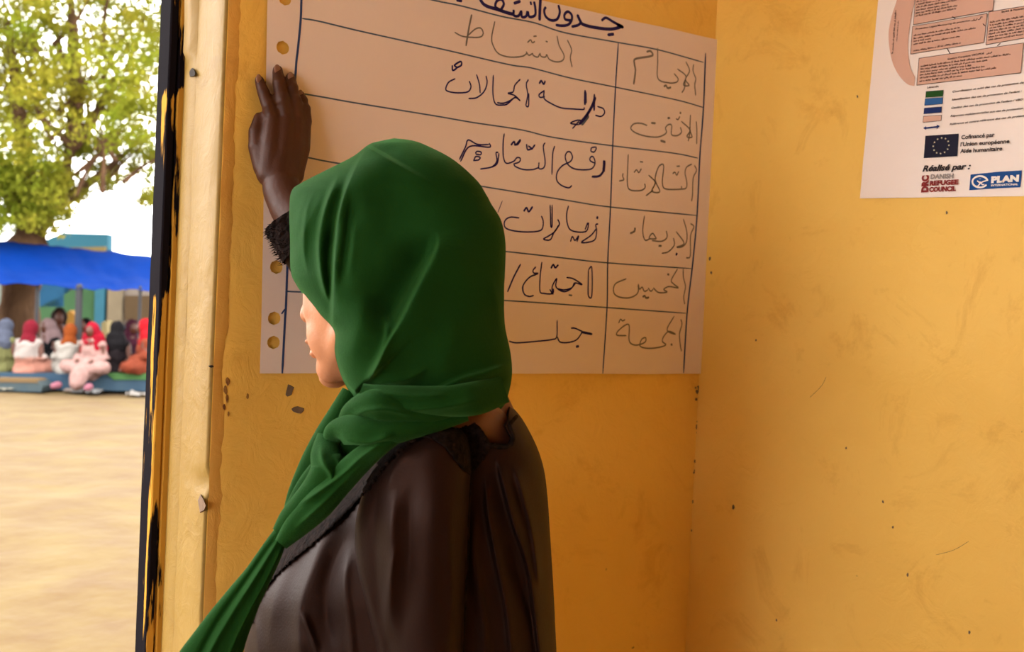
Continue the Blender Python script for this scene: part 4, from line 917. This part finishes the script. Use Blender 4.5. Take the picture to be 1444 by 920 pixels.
ax = rng.normal(size=(nl, 3)); ax /= np.linalg.norm(ax, axis=1)[:, None]; bx_ = np.cross(ax, rng.normal(size=(nl, 3))); bx_ /= np.linalg.norm(bx_, axis=1)[:, None]
s = rng.uniform(.018, .045, nl)[:, None]
vv = np.stack([cen-ax*s*1.5, cen-bx_*s*.7, cen+ax*s*1.5, cen+bx_*s*.7], 1).reshape(-1, 3)
me = bpy.data.meshes.new('foliage'); me.from_pydata(vv.tolist(), [], np.arange(nl*4).reshape(-1, 4).tolist()); me.update()
adopt(link('foliage', me, M['leaf'], kind='stuff'), tree)

# blue awning on poles
aw = empty('blue_awning', at(112, 530, 15.2), 'long blue tarpaulin awning stretched on poles over the seated crowd', 'awning')
top = catmull([(-160,322,17.6),(-60,332,17.6),(0,340,17.6),(60,346,17.6),(120,352,17.6),(180,358,17.6),(260,366,17.6)], 60); bot = catmull([(-160,398,15.0),(-60,400,15.0),(0,401,15.0),(50,402,15.0),(112,408,15.0),(160,409,15.0),(200,411,15.0),(270,415,15.0)], 60)
b = MB(); vs = []
for j in range(21):
    v = j/20
    for i in range(60):
        q = top[i]*(1-v)+bot[i]*v; p = at(*q); p.z += -.10*math.sin(math.pi*v)+.05*noise.noise(V((i*.25, j*.18, 0)))+.02*noise.noise(V((i*.9-j*.5, j*.2, 3)))
        vs.append(p)
b.add(vs, [(j*60+i, j*60+i+1, (j+1)*60+i+1, (j+1)*60+i) for j in range(20) for i in range(59)])
o = adopt(link('tarpaulin', b.mesh('tarpaulin'), M['tarp'], smooth=True), aw); md = o.modifiers.new('s', 'SOLIDIFY'); md.thickness = .006
pm = paint('grey_pole', (.14,.14,.15))
for px, w, z in ((112, .05, 15.05), (53, .025, 15.1), (198, .022, 15.05), (-90, .05, 15.05)):
    t_, b__ = at(px, 405, z), at(px-4, 530, z); adopt(link('pole', (lambda q: (q.tube([b__, t_], [w, w], 10), q.mesh('pole'))[1])(MB()), pm), aw)

# painted buildings behind
ZB = 24.0
bd = empty('painted_building', on_ground(130, 470, 0), 'blue and cream single-storey building behind the awning', 'building')
slab('wall', [(-200,374),(240,374),(240,480),(-200,480)], ZB+.4, 0, paint('pale_wall', (.50,.52,.44), (.42,.50,.44), .8), bd, 3)
slab('parapet', [(60,340),(90,328),(152,330),(152,356),(60,356)], ZB+.1, 0, paint('blue_parapet', (.10,.34,.46)), bd, .3)
slab('cornice', [(72,350),(148,348),(148,356),(72,358)], ZB, 0, paint('ochre_cornice', (.50,.38,.16)), bd, .2)
for nm, q, c in (('blue_panel', [(56,400),(90,400),(90,433),(56,433)], (.06,.24,.45)), ('green_panel', [(56,433),(110,405),(134,410),(134,470),(56,470)], (.16,.34,.16)),
                 ('low_wall', [(-60,455),(60,455),(60,500),(-60,500)], (.35,.34,.26)),
                 ('blue_column', [(134,400),(148,400),(145,500),(132,500)], (.12,.38,.52)), ('cream_column', [(152,404),(172,404),(170,500),(150,500)], (.62,.50,.34)),
                 ('window_frame', [(172,405),(214,407),(214,460),(172,460)], (.62,.52,.44)), ('blue_dado', [(174,457),(230,457),(230,500),(174,500)], (.07,.27,.45))):
    slab(nm, q, ZB-.1 if 'column' in nm else ZB, 0, paint(nm, c, tuple(v*.85 for v in c), 2), bd, .3)
for k in range(8):
    slab('shutter_slat', [(176+k*4.6,417),(180+k*4.6,417),(180+k*4.6,452),(176+k*4.6,452)], ZB-.06, 0, paint('brown_slat', (.30,.20,.11)) if k == 0 else bpy.data.materials['brown_slat'], bd, .06)
slab('garden_pillar', [(92,445),(98,438),(106,445),(105,480),(92,480)], 22, 0, paint('orange_pillar', (.62,.33,.07)), None, .3, label='small orange pillar behind the black-haired crowd member', cat='pillar')
slab('garden_pillar', [(143,455),(150,452),(152,500),(142,500)], 22, 0, paint('yellow_pillar', (.62,.50,.26)), None, .3, label='narrow pale yellow pillar beside the blue column', cat='pillar')
slab('garden_pillar', [(53,455),(66,452),(66,500),(53,500)], 22, 0, paint('cream_pillar', (.5,.48,.3)), None, .3, label='pale cream pillar just right of the tree trunk', cat='pillar')
o = link('boundary_wall', (lambda q: (q.box((-1, 0, 0), (1, .3, 2.0)), q.mesh('boundary_wall'))[1])(MB()), paint('far_wall', (.5,.42,.3)), kind='structure'); o.location = at(60, 480, 34); o.location.z = 0; o.scale = (22, 1, 1); o.rotation_euler.z = -YAW

# ---- seated people
def remesh(b, vox, smooth_it=4): return evaluated(recalc(b.mesh('r')), [('REMESH', dict(mode='VOXEL', voxel_size=vox)), ('SMOOTH', dict(iterations=smooth_it, factor=.5))])
def seated_body():
    b = MB()                               # sits cross-legged facing -Y, origin on the ground under the hips
    b.tube([(0,.05,.10),(0,.06,.25),(0,.03,.42),(0,.0,.50)], [.15,.14,.15,.12], 16); b.tube([(0,0,.5),(0,-.02,.62)], [.06,.05], 12)
    b.ball((0,-.03,.70), (.078,.098,.118), 10); b.ball((0,-.12,.69), (.012,.022,.018), 6); b.ball((0,-.112,.645), (.024,.012,.010), 6)
    for s in (-1, 1):
        b.ball((s*.078,-.02,.695), (.012,.02,.03), 6)
        b.tube([(s*.08,.02,.09),(s*.33,-.18,.12)], [.09,.07], 12); b.tube([(s*.33,-.18,.11),(-s*.02,-.32,.06)], [.065,.045], 12); b.tube([(-s*.02,-.32,.05),(-s*.15,-.33,.04)], [.04,.03], 10)
        b.tube([(s*.17,.01,.47),(s*.22,.03,.27)], [.055,.045], 12); b.tube([(s*.22,.03,.27),(s*.13,-.20,.22)], [.042,.03], 12)
        for f in range(5): b.tube([(s*.13-s*.014*f+s*.02,-.20,.22),(s*.12-s*.016*f+s*.02,-.275,.205-.004*f)], [.012,.009], 6)
    return remesh(b, .016)
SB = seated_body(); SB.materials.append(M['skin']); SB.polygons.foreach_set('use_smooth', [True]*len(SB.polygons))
def robe_mesh(kind, seed):
    b = MB(); r = random.Random(seed)
    b.tube([(0,.06,.06),(0,.07,.25),(0,.04,.42),(0,0,.52)], [.21,.185,.185,.11], 20)
    for s in (-1, 1):
        b.tube([(s*.06,.05,.09),(s*.33,-.18,.12)], [.13,.10], 14); b.tube([(s*.33,-.18,.11),(0,-.28,.08)], [.10,.08], 12)
        b.tube([(s*.15,.02,.47),(s*.235,.03,.27),(s*.15,-.16,.22)], [.085,.075,.055], 14)
    if kind == 'legs':                      # sits on the edge with legs down in front
        b.tube([(.0,-.1,.10),(.02,-.36,.02),(.02,-.44,-.12)], [.17,.15,.12], 16)
    me = remesh(b, .02, 5)
    for v in me.vertices:
        n_ = noise.noise(v.co*9+V((seed, 0, 0)))*.018 + noise.noise(V((v.co.x*24, v.co.y*24, v.co.z*5+seed)))*.010
        v.co += v.normal*n_
    return me
def scarf_mesh(kind, seed):
    b = MB()
    b.ball((0,0,.71), (.112,.118,.135), 12); b.tube([(0,.03,.68),(0,.04,.58),(0,.03,.50)], [.10,.105,.15], 16)
    if kind == 'long': b.tube([(0,.05,.55),(0,.07,.40),(0,.12,.22)], [.19,.23,.20], 18, flat=(V((0,1,0)), .75))
    elif kind == 'shawl': b.tube([(0,.04,.55),(0,.05,.46)], [.15,.20], 18)
    me = remesh(b, .014, 4)
    bm = bmesh.new(); bm.from_mesh(me)
    bmesh.ops.delete(bm, geom=[v for v in bm.verts if ((v.co.x/.062)**2+((v.co.z-.685)/.085)**2 < 1 and v.co.y < -.03)], context='VERTS'); bm.to_mesh(me); bm.free()
    for v in me.vertices: v.co += v.normal*(noise.noise(V((v.co.x*20, v.co.y*20, v.co.z*6+seed)))*.012)
    return me
def cloth_mat(name, c, c2=None):
    c = tuple(v**1.15*.27 for v in c)
    return material(name, c, .85, c2 or tuple(v*1.25+.001 for v in c), 14, spec=.08)
def striped(name, c, c2):
    c, c2 = tuple(v**1.15*.27 for v in c), tuple(v**1.15*.27 for v in c2)
    m = bpy.data.materials.new(name); m.use_nodes = True; n = m.node_tree.nodes; l = m.node_tree.links; b = n['Principled BSDF']
    tc = n.new('ShaderNodeTexCoord'); w = n.new('ShaderNodeTexWave'); w.bands_direction = 'Z'; w.inputs['Scale'].default_value = 8; w.inputs['Distortion'].default_value = 1.5
    r = n.new('ShaderNodeValToRGB'); r.color_ramp.elements[0].color = (*c, 1); r.color_ramp.elements[1].color = (*c2, 1); l.new(tc.outputs['Object'], w.inputs[0]); l.new(w.outputs[0], r.inputs[0]); l.new(r.outputs[0], b.inputs['Base Color']); b.inputs['Roughness'].default_value = .9; return m
def dipped(name, lo, hi, z, k=.26):
    lo, hi = tuple(v**1.1*k for v in lo), tuple(v**1.1*k for v in hi)
    #                # garment whose lower part is another colour
    m = bpy.data.materials.new(name); m.use_nodes = True; n = m.node_tree.nodes; l = m.node_tree.links; b = n['Principled BSDF']
    tc = n.new('ShaderNodeTexCoord'); s = n.new('ShaderNodeSeparateXYZ'); t = n.new('ShaderNodeTexNoise'); t.inputs['Scale'].default_value = 6
    a = n.new('ShaderNodeMath'); a.operation = 'MULTIPLY_ADD'; a.inputs[1].default_value = .12; l.new(tc.outputs['Object'], s.inputs[0]); l.new(tc.outputs['Object'], t.inputs[0]); l.new(t.outputs[0], a.inputs[0]); l.new(s.outputs[2], a.inputs[2])
    r = n.new('ShaderNodeValToRGB'); r.color_ramp.elements[0].position = z; r.color_ramp.elements[1].position = z+.05; r.color_ramp.elements[0].color = (*lo, 1); r.color_ramp.elements[1].color = (*hi, 1)
    l.new(a.outputs[0], r.inputs[0]); l.new(r.outputs[0], b.inputs['Base Color']); b.inputs['Roughness'].default_value = .9; return m
scarves = {k: scarf_mesh(k, i+3) for i, k in enumerate(('short', 'shawl', 'long'))}
robes = {k: robe_mesh(k, i+1) for i, k in enumerate(('sit', 'legs'))}
hairm = (lambda q: (q.ball((0,.012,.73), (.09,.105,.11), 10), q.mesh('hair'))[1])(MB())
def crowd(px, py, z, scale, turn, rk, rm, sk, sm, label):
    base = at(px, py, z); e = empty('person', base, label, 'person', 'people seated on the blue platform'); e.rotation_euler.z = -YAW+turn; e.scale = (scale,)*3
    o = link('body', SB, None, e)
    me = robes[rk].copy(); me.materials.append(rm); link('robe', me, None, e, smooth=True)
    me = (hairm if sk == 'hair' else scarves[sk]).copy(); me.materials.append(sm); link('hair' if sk == 'hair' else 'headscarf', me, None, e, smooth=True)
    return e
cm = cloth_mat; PI = math.pi
crowd(6, 524, 15.0, .92, PI*.9, 'sit', cm('olive_robe', (.30,.30,.13)), 'shawl', cm('slate_scarf', (.17,.19,.26)), 'person in olive robe and grey-blue headscarf at the left edge')
crowd(41, 527, 14.95, .93, PI*.95, 'sit', dipped('peach_white_robe', (.78,.34,.24), (.70,.60,.55), .30), 'short', cm('crimson_scarf', (.33,.02,.045)), 'person seen from behind in white and peach robe with crimson headscarf')
crowd(66, 522, 15.6, .94, -.6, 'sit', cm('black_skirt', (.018,.018,.022)), 'long', cm('pale_pink_scarf', (.52,.36,.36)), 'person in long pale pink veil beside the crimson headscarf')
crowd(81, 517, 16.4, 1.12, .4, 'sit', cm('black_robe', (.015,.014,.022)), 'short', cm('dark_brown_scarf', (.06,.035,.025)), 'tallest person in black at the back of the group')
crowd(97, 526, 15.0, .86, PI*1.05, 'sit', striped('striped_robe', (.72,.66,.58), (.55,.50,.45)), 'short', cm('rust_scarf', (.42,.11,.02)), 'person in striped white robe and rust orange headscarf')
crowd(118, 520, 15.9, .94, -.5, 'sit', cm('lilac_robe', (.50,.46,.60)), 'hair', cm('black_hair', (.015,.011,.01)), 'person with bare black hair and lilac shirt behind the awning pole')
e7 = crowd(128, 527, 14.74, .88, -.12, 'legs', cm('rose_skirt', (.66,.42,.38)), 'long', cm('raspberry_scarf', (.55,.012,.045)), 'person in long raspberry veil and pink skirt with pink shoes')
for sx in (.35, -.35):
    b = MB(); b.tube([(sx*.75,-.50,-.17),(sx*.8,-.60,-.18)], [.06,.05], 12); link('shoe', recalc(b.mesh('shoe')), M.setdefault('shoe', paint('pink_shoe', (.62,.25,.32))), e7, smooth=True)
crowd(163, 527, 15.05, .92, PI, 'sit', cm('brown_black_robe', (.035,.024,.028)), 'shawl', cm('black_scarf', (.018,.015,.018)), 'person seen from behind in near-black brown robe and black veil')
crowd(184, 521, 15.8, .92, .7, 'sit', cm('plum_robe', (.09,.03,.055)), 'shawl', cm('plum_scarf', (.14,.03,.06)), 'person in dark plum robe between black and red veils')
crowd(203, 527, 14.9, .95, -1.3, 'sit', cm('orange_robe', (.40,.10,.05)), 'long', cm('red_scarf', (.66,.02,.035)), 'person in bright red veil next to the doorway post')
